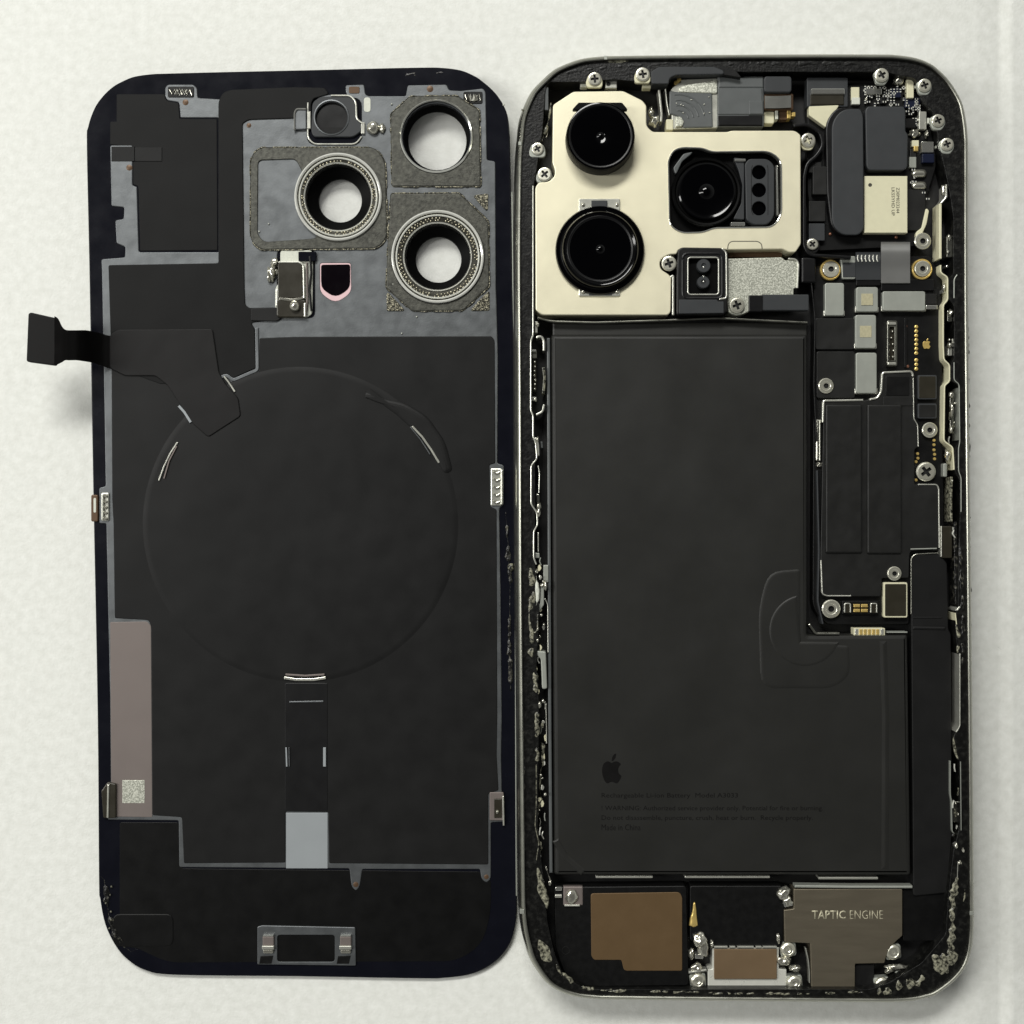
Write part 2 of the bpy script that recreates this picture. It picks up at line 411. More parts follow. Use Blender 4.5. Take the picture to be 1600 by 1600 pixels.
# steel reinforcement plate with its tabs
plate = rnd([(258, 136), (262, 132), (302, 132), (308, 138), (309, 153), (345, 155), (345, 148), (518, 148), (543, 149), (540, 143), (540, 133), (569, 132), (571, 147), (575, 150), (634, 150), (637, 133),
    (698, 132), (702, 141), (721, 142), (755, 138), (759, 144), (761, 250), (774, 252), (775, 450), (776, 481), (778, 555), (777, 724), (787, 727), (787, 789), (780, 794), (782, 917), (784, 1120), (783, 1180),
    (784, 1238), (787, 1243), (787, 1284), (767, 1285), (767, 1373, 7), (760, 1380, 5), (752, 1373, 5), (750, 1358), (566, 1358), (562, 1385, 6), (556, 1393, 5), (549, 1385, 6), (546, 1357), (280, 1355), (279, 1282),
    (168, 1281), (167, 1225), (173, 1223), (172, 1097), (168, 917), (166, 818), (155, 818), (155, 762), (165, 760), (162, 577), (159, 420), (158, 405), (195, 402), (196, 386), (182, 380), (180, 344),
    (193, 342), (194, 324), (174, 322), (172, 227), (207, 227), (207, 290), (214, 292), (217, 394), (342, 394), (342, 184), (282, 184), (280, 160), (262, 157), (258, 150)], 3, 3)
steel = prism('steel_plate', plate, -.05, .18, 'steel', cover, 1.3, holes=[circ(x, y, r-2) for x, y, r in rings]+[rect(480, 153, 565, 226, 14), rnd([(500, 411), (548, 411), (549, 457, 10), (524, 475, 30), (500, 457, 10)], 4), rect(433, 389, 492, 497, 10)])
# pressed pads round the three rings
def pad(outl, inner, parent):
    pd = prism('pressed_pad', outl, .1, .42, 'pressed_steel', parent, 2.5, holes=inner)
    goo('pressed_ridge', [(x, y, 2.6) for x, y in outl+[outl[0]]], .3, .25, 'speckle', pd, len(outl), .5, 5, thin=1)
pad(rnd([(391, 246), (404, 230), (586, 230), (603, 250), (606, 372), (590, 389), (404, 391), (391, 374)], 12), [rnd([(403, 250), (462, 248), (474, 272), (470, 312), (480, 346), (500, 372), (412, 378), (402, 366)], 8), circ(529, 309, 66)], steel)
pad(rnd([(610, 178), (640, 150), (714, 149), (750, 172), (752, 292), (612, 292)], 5), [circ(682, 214, 57)], steel)
pad(rnd([(610, 302), (718, 301), (764, 346), (765, 448), (724, 486), (645, 487), (603, 450), (606, 375)], 5), [circ(684, 402, 73)], steel)
for i, tri in enumerate([[(604, 454), (604, 486), (634, 486)], [(765, 452), (765, 485), (733, 486)], [(738, 305), (763, 302), (762, 332)]]):
    prism('weld_patch', rnd(tri, 3), .1, .36, 'speckle', steel, 1.0)
# camera rings: polished collars, black bores and the clear lens windows seen through to the table
for i, (x, y, r) in enumerate(rings):
    top = .75
    if i == 0:
        ring = lathe('camera_ring', x, y, 0, [(57, .1), (57, .55), (55.5, .7), (54, .62), (53.5, -2), (46, -2.6), (46, -3.0), (58, -3.0), (58, -.9)], ['chrome', 'lens_body'], cover, 64, mats=[0, 0, 0, 1, 1, 1, 1, 1])
    else:
        q = 66 if i == 1 else 70
        h = 34 if i == 1 else 36
        ring = lathe('camera_ring', x, y, 0, [(q+1, .1), (q+1, .42), (q-8, .40), (53, .36), (51, .30), (50, .1), (49.5, -1.4), (h, -2.3), (h, -3.0), (58, -3.0), (58, -.9)],
                     ['collar_steel', 'lens_body'], cover, 72, mats=[0, 0, 0, 0, 1, 1, 1, 1, 1, 1])
        for rr, ht, wd in ((q, .95, 2.4), (q-5.8, .8, 1.5), (53, .66, 1.1)):
            lathe('ring_rim', x, y, 0, [(rr+wd, .36), (rr+wd*.8, ht-.12), (rr, ht), (rr-wd*.8, ht-.12), (rr-wd, .36)], 'rim', ring, 72)
        bm = bmesh.new()                      # the knurled bead of tiny adhesive dots, too small to pick apart
        for a in range(64):
            if 0.02 < (a/64*4) % 1 < .12: continue
            for rr in (q-12.0, q-8.6):
                aa = 2*math.pi*(a+rng.random()*.4+(.5 if rr > q-10 else 0))/64; c = U(x+rr*math.cos(aa), y+rr*math.sin(aa), .44)
                bmesh.ops.create_icosphere(bm, subdivisions=1, radius=rng.uniform(.12, .2)*.001, matrix=Matrix.Translation(c))
        d = link('bead_dots', bm, 'dots', ring, smooth=True); d['kind'] = 'stuff'
    lathe('lens_window', x, y, 0, [(0, -2.7), (r-10, -2.7), (r-10, -2.8), (0, -2.8)], 'glass_clear', ring, 48)
# graphite films
prism('graphite_film', rnd([(182, 147), (258, 147), (258, 153), (262, 158), (279, 161), (281, 186), (339, 186), (340, 391), (219, 392), (216, 291), (208, 288), (208, 229), (172, 226), (172, 190), (182, 190)], 2), -.05, .1, 'graphite_upper', cover, .8)
prism('graphite_film', rnd([(174, 577), (175, 780), (177, 818), (179, 966), (232, 969, 5), (236, 980), (237, 1120), (238, 1274), (284, 1277, 4), (287, 1349), (446, 1348), (446, 1268), (513, 1269), (514, 1349, 3), (763, 1351), (763, 1240),
    (779, 1235), (776, 1180), (777, 1120), (776, 796), (766, 791), (765, 726), (774, 724), (773, 532), (768, 525), (460, 526), (405, 528), (404, 581), (362, 598), (340, 575), (174, 558)], 3), .1, .30, 'graphite', cover, 1.2)
prism('graphite_film', rnd([(341, 158, 8), (348, 144, 12), (362, 140), (460, 136), (508, 137, 6), (514, 147), (490, 154), (486, 162), (486, 184), (388, 187, 6), (379, 193), (382, 450), (383, 476), (389, 481), (431, 480), (431, 500), (392, 504, 3), (398, 514), (400, 575), (364, 591), (352, 584),
    (345, 600), (250, 600), (174, 572), (169, 414), (341, 411)], 3), .05, .38, 'graphite_upper', cover, 1.2)
box('tape', 174, 229, 210, 252, .1, .26, 'black_film', cover, 0, .5); box('tape', 210.5, 230, 253, 252, .05, .2, 'black_film', cover, 0, .5)
# the charging coil pressing up under the film
coil = lathe('charging_coil', 470, 820, 0, [(247, .29), (244, .33), (241, .38), (237, .40), (120, .40), (0, .40)], 'graphite', cover, 160)
prism('coil_lead', rnd([(560, 606), (600, 622), (632, 628), (668, 650), (696, 690), (708, 736), (694, 742), (664, 690), (620, 650)], 14), .2, .62, 'graphite', coil, 9, seg=4)
prism('flex_strip', rect(445, 1067, 512, 1268, 3), .2, .36, 'flex_dark', cover, 1)
def slot(path, wd, mt='bright_steel', z1=.66): strip('slot', path, wd, .2, z1, mt, coil, 0, .6)
arc = lambda r, a0, a1, n=10: [(470+r*math.cos(R(a0+(a1-a0)*i/n)), 820+r*math.sin(R(a0+(a1-a0)*i/n))) for i in range(n+1)]
slot([(644, 666), (660, 683), (674, 703), (686, 723)], 3.2); slot([(641, 667), (658, 688), (672, 710)], 1.6, 'steel')
slot([(277, 691), (266, 708), (256, 729), (248, 751)], 2.4); slot([(276, 697), (264, 720), (256, 748)], 2.2, 'foil')
slot([(279, 634), (288, 644), (298, 660)], 4, 'label_grey', .66); slot([(444, 1059), (462, 1062), (490, 1062), (509, 1059)], 4); slot([(446, 1054), (477, 1056), (507, 1054)], 3, 'foil')
slot([(452, 1097), (505, 1096)], 2.5, 'steel', .56); slot([(447, 1168), (448, 1198)], 2.4, 'label_grey', .56); slot([(451.5, 1168), (452, 1198)], 1.4, 'steel', .56); slot([(507, 1168), (507, 1198)], 4.4, 'label_grey', .56)
# flexible cable: tail on the film, and the free end with its connector lifted off the table
tail = prism('charging_flex', rnd([(171, 524), (184, 515), (332, 514), (342, 582), (352, 600), (372, 622), (376, 650), (325, 683), (300, 661), (262, 602), (243, 587), (195, 587), (171, 575)], 5), .3, .62, 'flex', cover, 1.2)
slot([(350, 588), (357, 597), (367, 612)], 2.6, 'bright_steel', .66)
strip('steel_edge', [(401, 512), (402, 578), (364, 594), (354, 586), (346, 589)], 5, .1, .42, 'steel', cover, 4, .8)
ribbon('cable', [(176, 549, .35, 24, 27), (168, 548, .6, 24, 27), (158, 545, 1.6, 24, 26), (146, 542, 3.4, 24, 25), (134, 541, 5.6, 25, 24), (120, 540, 7.6, 24, 23), (108, 540, 8.6, 24, 23), (102, 539, 8.9, 24, 24), (97, 537, 9.1, 27, 29), (91, 533, 9.3, 35, 36), (85, 531, 9.5, 37, 40)], .12, 'cable', cover, 5)
prism('connector', rnd([(48, 488), (88, 497), (86, 571), (41, 565), (44, 490)], 4), 9.1-cz(530)+1.9, 10.4-cz(530)+1.9, 'cable', cover, 1.5)
# foil strip, plain code label, grey label
prism('foil_strip', rnd([(172, 972), (230, 971, 4), (236, 978), (238, 1277), (174, 1276)], 2), .1, .24, 'foil', cover, .6)
box('code_label', 191, 1219, 226, 1255, .2, .28, 'mottled', cover, 0, .4)
box('grey_label', 447, 1270, 512, 1357, .1, .26, 'label_grey', cover, 0, .6)
# spring clips welded to the plate edge
def clip(x0, y0, x1, y1, side, n=5):
    c = box('spring_clip', x0, y0, x1, y1, .1, .5, 'bright_steel', cover, 2, 1.2)
    for k in range(n):
        a = y0+(y1-y0)*(k+.35)/n
        strip('clip_tooth', [(x0+4, a), ((x0+x1)/2, a+4), (x1-3, a+1)], 2.6, .4, .85, 'solder', c, 2, .9)
    strip('clip_rail', [(side, y0+2), (side, y1-2)], 3, .3, 1.0, 'bright_steel', c, 0, .9)
clip(158, 770, 170, 814, 160); clip(767, 732, 784, 790, 784); 
c = box('spring_clip', 142, 773, 153, 815, -.3, .45, 'brown_dark', cover, 3, 1.5); box('clip_window', 146, 778, 150, 801, .3, .5, 'pale', c, 2, .5)
c = prism('spring_clip', rnd([(158, 1236), (168, 1222), (181, 1225), (181, 1278), (168, 1279), (161, 1278)], 2), .05, .75, 'bronze_window', cover, 1.5); strip('clip_rail', [(169, 1226), (168, 1278)], 3, .4, .95, 'bright_steel', c, 0, .9)
c = box('spring_clip', 765, 1238, 787, 1282, .1, .5, 'foil', cover, 2, 1); box('clip_window', 772, 1248, 784, 1278, .3, .7, 'bronze_window', c, 1, 1); strip('clip_rail', [(786, 1244), (787, 1290)], 2.5, .2, .9, 'bright_steel', c, 0, .8)
blob('weld_dot', 777, 1268, .6, 2.5, 3, .3, 'solder', c, 3)
# weld scrawls on the two upper tabs
for (x0, y0, x1, y1) in [(262, 135, 303, 152), (724, 143, 754, 162)]:
    c = box('weld_tab', x0, y0, x1, y1, .1, .3, 'plastic', steel, 3, .8)
    p = [(x0+3+(x1-x0-6)*k/9, y0+3+(y1-y0-6)*((k % 2)*.8+.2*rng.random())) for k in range(10)]
    strip('weld_line', p, 2.2, .25, .5, 'solder', c, 0, .7)
    strip('weld_line', [(q[0], y0+y1-q[1]) for q in p[2:8]], 1.8, .25, .45, 'bright_steel', c, 0, .6)
box('weld_tab', 545, 135, 562, 146, .1, .26, 'brown_dark', steel, 3, .8)
for x, y, rr in [(290, 160, 5), (202, 262, 5), (389, 196, 4), (672, 139, 5.5), (556, 1382, 4.5), (760, 1370, 4)]: lathe('solder_spot', x, y, .15, [(0, .25), (rr*.6, .24), (rr, .17)], 'brown_dark', steel, 16)
box('slit', 568.5, 152, 579, 175, .15, .25, 'pale', steel, 5, .4)
# microphone window and bracket above the rings
mic = prism('microphone_bracket', rnd([(488, 160), (500, 151), (545, 149), (557, 158), (557, 185), (566, 194), (566, 204), (552, 214), (490, 214), (486, 205)], 6), -.3, .5, 'dark_grey', cover, 1.4, holes=[circ(518.5, 185, 25.5)], depth=.5, hole_mat='satin_black')
lathe('window_rim', 518.5, 185, 0, [(28, .45), (27.5, .62), (26, .66), (25, .5)], 'steel', mic, 48); box('window_shade', 500, 199, 537, 208, -.1, .05, 'black_film', mic, 3, 0)
strip('bracket_edge', [(517, 149), (547, 149), (556, 158), (557, 186), (567, 193)], 2.6, .3, .72, 'bright_steel', mic, 6, .8); strip('bracket_edge', [(481, 160), (481, 215), (490, 225), (556, 225), (565, 213)], 2.4, .1, .45, 'bright_steel', mic, 8, .8)
prism('spring_arm', rnd([(459, 174, 6), (466, 169), (479, 170), (479, 202), (459, 203)], 2), .1, .7, 'steel', mic, 1.6); strip('arm_edge', [(478, 170), (463, 170), (460, 176), (460, 203)], 2.6, .4, .95, 'chrome', mic, 5, .9)
box('spring_foot', 480, 174, 485.5, 201, .2, .6, 'bright_steel', mic, 1, 1); box('spring_foot', 564, 191, 570, 209, .2, .6, 'bright_steel', mic, 1, 1)
b = blob('solder_bead', 583, 200, .2, 10, 10, .9, 'solder', steel, 4, .15); blob('solder_bead', 597, 201, .2, 5, 7, .5, 'solder', steel, 9, .5)
# flash module and pink sensor window below the middle ring
win = prism('sensor_window', rnd([(500, 411), (548, 411), (549, 457, 10), (524, 475, 30), (500, 457, 10)], 4), -.05, .12, 'pink', cover, .6)
prism('dark_pane', rnd([(501.5, 413.5), (547, 413), (547, 450, 10), (524, 466, 28), (501.5, 450, 10)], 4), .0, .2, 'window_black', win, .4)
fl = prism('flash_module', rnd([(438, 391), (487, 391), (489, 398), (488, 490), (478, 497), (430, 497), (430, 450), (437, 440)], 5), -.3, .3, 'pale', cover, 1)
box('dark_panel', 434, 410, 473, 466, .2, 1.15, 'bronze_window', fl, 4, 1.2); strip('panel_edge', [(435, 409.5), (468, 409.5), (474, 414), (475, 466)], 2.6, .3, 1.3, 'bright_steel', fl, 4, .9)
box('flex_tab', 466, 393, 494, 408, .2, .8, 'navy', fl, 2, 1); strip('side_rail', [(484, 400), (486, 425), (483, 450), (486, 485)], 3, .2, .9, 'plastic', fl, 4, .9); strip('side_rail', [(479, 410), (480, 468), (477, 495)], 2.4, .2, 1.0, 'foil', fl, 4, .8)
box('bracket', 432, 468, 479, 496, .2, .95, 'bronze_window', fl, 6, 2); blob('solder_bead', 461, 479, .9, 8, 8, .9, 'solder', fl, 2, .12); strip('bracket_edge', [(436, 466), (458, 469), (476, 464)], 5, .5, 1.15, 'solder', fl, 3, 1.4)
strip('bracket_edge', [(476.5, 473), (476.5, 495)], 3.4, .5, 1.2, 'bright_steel', fl, 0, 1); strip('bracket_edge', [(433, 452), (433, 478)], 4.5, .2, .8, 'bright_steel', fl, 0, 1)
for k, (x, y, a, h) in enumerate([(430, 411, 6, 6), (426, 425, 5, 13), (421, 430, 3, 12), (434, 425, 3, 4)]): blob('solder_bead', x, y, .3, a, h, .8, 'solder', fl, k, .5)
prism('cable_cover', rnd([(392, 482), (432, 480), (440, 497), (432, 502), (392, 501)], 2), .3, .56, 'graphite', fl, 1)
# lower bracket with two spring contacts
lb = prism('contact_bracket', rnd([(402, 1448), (410, 1446), (555, 1449), (556, 1509), (402, 1507)], 2), .05, .32, 'steel', cover, 1, holes=[rect(433, 1461, 523, 1503, 5)], depth=.3, hole_mat='plastic')
for x in (419, 540):
    box('spring_contact', x-9, 1463, x+9, 1478, .2, .75, 'foil', lb, 2, 1.6); box('contact_tip', x-10, 1478, x+9, 1484, .3, 1.0, 'bright_steel', lb, 1, 1.2)
    box('contact_foot', x-8, 1484, x+8, 1490, .25, .7, 'solder', lb, 2, 1.4); prism('contact_slot', [(x-12, 1494), (x+8, 1493), (x+5, 1506), (x-14, 1506)], .25, .4, 'plastic', lb, .4)
    strip('contact_edge', [(x-8, 1462.5), (x+8, 1462.5)], 2, .3, .9, 'chrome', lb, 0, .6)
for k, (x, y) in enumerate([(628, 521), (651, 495), (606, 340), (614, 444), (405, 362), (420, 350), (612, 163), (735, 395)]): blob('dust_crumb', x, y, .2, 1.3, 1.3, .25, 'pale', steel, k, .5, 1)
# adhesive left along the rim
goo('adhesive_residue', [(156, 1368, 2), (163, 1375, 10), (166, 1400, 14), (170, 1430, 13), (178, 1455, 12), (190, 1476, 14), (205, 1487, 8), (216, 1482, 3)], 0, .4, 'glue_dark', cover, 1, .9)
goo('adhesive_residue', [(790, 800, 4), (794, 850, 9), (795, 880, 12), (797, 910, 9), (796, 990, 8), (797, 1050, 10), (798, 1080, 4)], 0, .3, 'glue_dark', cover, 2, .9)
goo('adhesive_residue', [(625, 118, 2), (645, 116, 8), (680, 114, 6), (700, 112, 2)], -.05, .12, 'glue_dark', cover, 3, .8)
blob('glue_crumb', 798, 886, 0, 5, 6, .5, 'glue', cover, 5, .5, 2); blob('glue_crumb', 787, 164, 0, 2, 2, .3, 'pale', cover, 6, .5, 1)
for k in range(6): blob('glue_crumb', rng.uniform(165, 178), 1385+k*13, .2, rng.uniform(1.2, 2.4), 2, .3, 'glue', cover, k, .5, 1)
# ================================================================== the opened phone
BASE = lambda py: 0.0
phone = thing('opened_phone', 'opened phone lying face-down with battery, cream camera plate and circuit boards exposed', 'phone', U(1165, 825, 0))
po = spline([(807, 215), (811, 182), (824, 149), (834, 134), (847, 121), (860, 109), (875, 100), (905, 89), (935, 84.8), (970, 83.4), (1100, 82), (1260, 81), (1380, 81.2), (1400, 82), (1420, 84.2), (1437, 88), (1452, 94), (1465, 102), (1487, 124), (1506, 156), (1513, 185), (1516, 212), (1516.8, 245), (1517, 450), (1519, 700),
    (1521, 900), (1524, 1200), (1525, 1356), (1525.4, 1425), (1525, 1455), (1522, 1484), (1513, 1512), (1494, 1536), (1466, 1557), (1448, 1563.5), (1429, 1567.5), (1405, 1569.5), (1360, 1570), (1140, 1568), (965, 1566), (930, 1565), (898, 1561), (870, 1551), (849, 1535), (828, 1504), (819, 1477), (813, 1450), (810, 1420), (809, 1380), (807, 1200), (804, 900), (803, 600), (802, 400), (803.5, 270), (805, 235)], 4)
po = clean(po)
if area(po) < 0: po = po[::-1]
def loft(name, prof, mt, parent, mats=None):
    bm = bmesh.new(); rr = []
    for d, z in prof:
        row = []
        for p in offset(po, d):
            q = U(p[0], p[1], 7); row.append(bm.verts.new((q.x, q.y, z*.001)))
        rr.append(row)
    for j, (a, b) in enumerate(zip(rr, rr[1:])):
        for i in range(len(a)):
            f = bm.faces.new((a[i-1], a[i], b[i], b[i-1])); f.smooth = True; f.material_index = mats[j] if mats else 0
    o = link(name, bm, mt, parent); o.data.set_sharp_from_angle(angle=R(35)); return o
frame = loft('frame', [(14, .2), (5, .35), (1.5, 1.2), (0, 2.5), (0, 5.0), (1.2, 6.0), (3.0, 6.7), (5.2, 7.15), (7.4, 7.4), (9.5, 7.5), (11, 7.42), (11.5, 6.6), (11.5, 2)], 'frame_metal', phone)
prism('screen_glass', offset(po, 6), 0.02, .6, 'black_film', phone, 1, zref=7)
cav = rnd([(856, 128), (905, 128), (960, 124), (1010, 129), (1030, 115), (1150, 112), (1380, 112), (1430, 122), (1446, 160), (1460, 178), (1468, 230), (1476, 262), (1484, 300), (1490, 340), (1490, 428), (1483, 434), (1483, 468), (1491, 477), (1491, 560), (1485, 570), (1485, 594), (1498, 602), (1499, 690), (1492, 700), (1492, 738), (1500, 750), (1500, 800), (1497, 950), (1493, 962), (1494, 1000), (1499, 1024), (1500, 1132),
    (1490, 1150), (1500, 1195), (1500, 1290), (1490, 1330), (1482, 1400), (1478, 1460), (1440, 1505), (1390, 1535), (1360, 1546), (915, 1546), (880, 1525), (866, 1490), (855, 1440), (850, 1380), (840, 1300), (842, 1100), (838, 1040), (843, 950), (836, 880), (836, 700), (831, 655), (831, 530), (834, 500), (834, 290), (840, 254), (848, 200), (852, 140)], 6)
ledge = prism('inner_ledge', offset(po, 11.3), 1.5, 6.9, 'ledge', phone, .5, holes=[cav])
prism('midframe_floor', offset(po, 14), 1.2, 2.0, 'floor_black', phone, 0, zref=6.9)
# frame antenna breaks
for (x0, y0, x1, y1) in [(812, 1421, 819, 1428), (810, 221, 815, 227), (1516, 1424, 1521.5, 1430), (944, 87, 949, 93)]: box('antenna_line', x0, y0, x1, y1, 5, 7.58, 'shield_grey', frame, 0, .5)
# ------------------------------------------------------------------ battery
bat_out = rnd([(861, 522, 6), (1262, 522, 5), (1262, 992, 3), (1419, 991, 5), (1424, 1368, 5), (866, 1368, 5)], 6)
bat = prism('battery', bat_out, 1.9, 6.1, 'battery', phone, 7, seg=4)
box('folded_seam', 863, 504, 1262, 528, 1.9, 4.9, 'battery_dark', bat, 3, 3)
disc = lambda r: [(1258+r*math.cos(R(a)), 985+r*math.sin(R(a))) for a in range(18, 264, 6)]+[(1252, 1002)]
prism('embossed_disc', disc(57), 6.0, 6.3, 'battery', bat, 5, seg=4)
prism('tape_patch', rnd([(1184, 950, 30), (1200, 892, 24), (1252, 888, 6), (1252, 1004, 2), (1328, 1008, 6), (1330, 1058, 20), (1300, 1077, 16), (1188, 1077, 26)], 12), 5.95, 6.2, 'battery', bat, 6, seg=4)
strip('wrap_crease', [(1380, 1000), (1384, 1120), (1383, 1360)], 14, 5.9, 6.22, 'battery', bat, 0, 6); strip('wrap_crease', [(868, 1312), (884, 1340), (912, 1364)], 12, 5.9, 6.2, 'battery', bat, 4, 3)
body_, leaf_ = apple(956, 1204, 31, 40)
prism('printed_mark', body_, 6.05, 6.12, 'print_dark', bat, 0); prism('printed_mark', leaf_, 6.05, 6.12, 'print_dark', bat, 0)
for s, x, y, wd in [('Rechargeable Li-ion Battery  Model A3033', 940, 1239, 213), ('△  WARNING: Authorized service provider only. Potential for fire or burning.', 940, 1259, 346), ('Do not disassemble, puncture, crush, heat or burn.  Recycle properly.', 940, 1274, 330), ('Made in China', 940, 1288, 61)]:
    text('printed_line', s.replace('△  ', '! '), x, y, 6.08, 9.5, wd, 'print_dark', bat, thick=.03)
for x0, x1, y in [(931, 1020, 1370), (1070, 1203, 1370), (1279, 1372, 1372)]: box('tray_slot', x0, y-1.6, x1, y+2, 3, 5.2, 'bright_steel', phone, 1, .8)
strip('battery_tray_wall', [(857, 528), (858, 800), (859, 1100), (861, 1364)], 5, 1.9, 5.7, 'mid_grey', phone, 0, 1.5)
# ------------------------------------------------------------------ camera module under the cream plate
cream = rnd([(864, 164, 4), (896, 143, 4), (974, 142, 4), (1004, 157, 4), (1010, 165), (1010, 197, 6), (1020, 206, 4), (1137, 206), (1143, 204), (1243, 204, 6), (1251, 211), (1251.5, 381, 3), (1243, 394), (1233, 394), (1223, 389), (1137, 390), (1060, 390), (1057, 397), (1046, 397, 8), (1031, 405, 10), (1031, 420, 10), (1044, 428, 6), (1049, 433), (1048, 487, 3), (1044, 492), (846, 492, 8), (837, 484),
    (836.5, 292, 5), (842, 285), (858, 284, 6), (867, 275, 8), (867, 264, 8), (863, 254)], 3)
tele = rnd([(1044, 249, 10), (1053, 234, 12), (1066, 230), (1098, 231, 8), (1112, 237, 8), (1203, 236, 14), (1221, 250, 14), (1221.5, 336, 14), (1208, 355, 14), (1116, 356, 8), (1098, 363, 8), (1064, 364, 12), (1046, 352, 12)], 8)
cp = prism('camera_plate', cream, 1.9, 7.2, 'cream', phone, 1.4, holes=[tele], depth=1.6, hole_mat='lens_body')
strip('plate_notch', [(1137, 389), (1138, 381), (1143, 377), (1184, 377), (1190, 381), (1191, 389)], 1.4, 7.0, 7.22, 'ink', cp, 4, .2)
strip('plate_seam', [(1046, 435), (1052, 430), (1052, 492)], 3.4, 6, 6.9, 'bright_steel', cp, 2, 1)
strip('opening_rim', tele+[tele[0]], 2.2, 6.2, 7.34, 'chrome', cp, 0, .8)
# ultra-wide lens (tallest)
l1 = lathe('lens_barrel', 936.5, 221, 7.2, [(53, 7.1), (53.5, 7.5), (53, 10.2), (51.5, 10.6), (49, 10.66), (40, 10.68), (20, 10.70), (7, 10.70), (6, 10.64), (4, 10.78), (2, 10.86), (0, 10.88)], ['lens_body', 'lens_black'], cp, 64, mats=[0, 0, 0, 1, 1, 1, 1, 1, 1, 1])
prism('barrel_tab', rnd([(893, 172), (904, 160), (972, 160), (982, 172)], 2), 8.6, 9.6, 'lens_body', l1, 1); prism('barrel_tab', rnd([(975, 243), (981, 250), (965, 262)], 2), 7.2, 8.0, 'lens_body', l1, 1)
# main lens in its round flange
prism('lens_bracket', rnd([(904, 310), (969, 310), (969, 463), (904, 463)], 3), 6.8, 7.5, 'bright_steel', cp, 1.5)
l2 = lathe('lens_barrel', 937, 392, 7.2, [(69, 7.1), (69.5, 7.7), (68, 7.95), (63, 8.0), (62, 7.75), (60, 7.9), (59, 9.0), (57, 9.25), (54, 9.2), (52, 9.0), (46, 8.96), (30, 8.9), (12, 8.88), (7, 8.84), (5, 9.0), (3, 9.1), (0, 9.15)], ['satin_black', 'lens_black', 'lens_body'], cp, 80, mats=[0, 0, 1, 0, 0, 1, 1, 1]+[1]*8)
for x, y in [(911, 320), (964, 320), (911, 456), (964, 456)]: blob('bracket_rivet', x, y, 7.45, 3, 3, .35, 'solder', l2, x, .1, 2)
box('bracket_flap', 924, 313, 949, 326, 7.4, 7.75, 'dark_grey', l2, 1, 1); box('bracket_flap', 920, 452, 956, 461, 7.4, 7.7, 'dark_grey', l2, 1, 1)
lathe('lens_bezel', 937, 392, 7.2, [(52, 9.0), (50.5, 9.12), (48.5, 9.06), (47.5, 8.96)], 'satin_black', l2, 72)
lathe('lens_bezel', 936.5, 221, 7.2, [(49.5, 10.62), (48.5, 10.74), (47, 10.72), (46, 10.66)], 'satin_black', l1, 72)
# folded telephoto lens and its three-hole block
l3 = lathe('lens_barrel', 1103, 301, 6.6, [(54, 5.5), (54, 7.1), (52, 7.35), (49, 7.3), (47, 6.9), (45, 6.9), (44, 7.6), (42, 7.7), (36, 7.5), (18, 7.5), (12, 7.42), (8, 7.7), (4, 7.85), (0, 7.9)], ['lens_body', 'lens_black'], cp, 72, mats=[0]*5+[1]*8)
pb = prism('prism_block', rnd([(1164, 256), (1170, 248, 6), (1200, 248, 10), (1210, 258, 8), (1210, 338, 10), (1200, 351, 8), (1176, 351, 6), (1166, 343)], 3), 5.6, 7.0, 'dark_grey', cp, 1.4, holes=[circ(1186, y, 11, 20) for y in (269, 297, 325.5)], depth=.9, hole_mat='lens_black')
prism('side_cheek', rnd([(1146, 246), (1163, 248), (1163, 343), (1146, 342), (1158, 318), (1160, 290), (1154, 266)], 2), 5.6, 6.7, 'dark_grey', cp, 1)
strip('block_groove', [(1176, 258), (1174, 264), (1174, 330), (1177, 336)], 1, 6.9, 7.03, 'plastic', pb, 2, .2); strip('block_groove', [(1199, 258), (1200, 264), (1200, 336)], 1, 6.9, 7.03, 'plastic', pb, 2, .2)
prism('corner_cheek', rnd([(1052, 262), (1068, 240), (1086, 236), (1066, 252), (1056, 274)], 3), 5.6, 6.9, 'mid_grey', cp, 1.5)
strip('side_rail', [(1214, 258), (1215, 336)], 3, 5.6, 7.0, 'chrome', pb, 0, 1); box('shim', 1148, 248, 1165, 252, 6, 7.05, 'chrome', pb, 1, .8); box('shim', 1142, 347, 1164, 353, 6, 7.05, 'chrome', pb, 1, .8)
# depth sensor box, mottled plate and its screws
ts = prism('depth_sensor', rnd([(1059, 390, 6), (1065, 386), (1130, 387, 8), (1137, 393), (1137, 486, 5), (1130, 492), (1057, 492), (1057, 430)], 4), 2, 7.5, 'plastic', phone, 2.5, holes=[rect(1075, 402, 1123, 460, 4)], depth=.9, hole_mat='lens_body')
strip('window_rim', rect(1075, 402, 1123, 460, 5)+[(1075, 407)], 2, 7.2, 7.66, 'bright_steel', ts, 0, .7); strip('collar', rect(1067, 396, 1129, 466, 9)+[(1067, 405)], 5, 7.2, 7.62, 'satin_black', ts, 0, 2)
lathe('lens_post', 1099, 416, 7, [(11, 6.6), (10.5, 7.5), (9.5, 7.6), (4, 7.6), (3, 7.4), (0, 7.35)], 'dark_grey', ts, 24); lathe('lens_post', 1098.5, 441.5, 7, [(10, 6.6), (9.5, 7.5), (8.5, 7.6), (4, 7.6), (3, 7.4), (0, 7.35)], 'dark_grey', ts, 24)
for x, y in [(1099, 418), (1099, 440), (1099, 432)]: blob('glass_bead', x, y, 7.42, 2, 2, .3, 'chrome', ts, y, .1, 1)
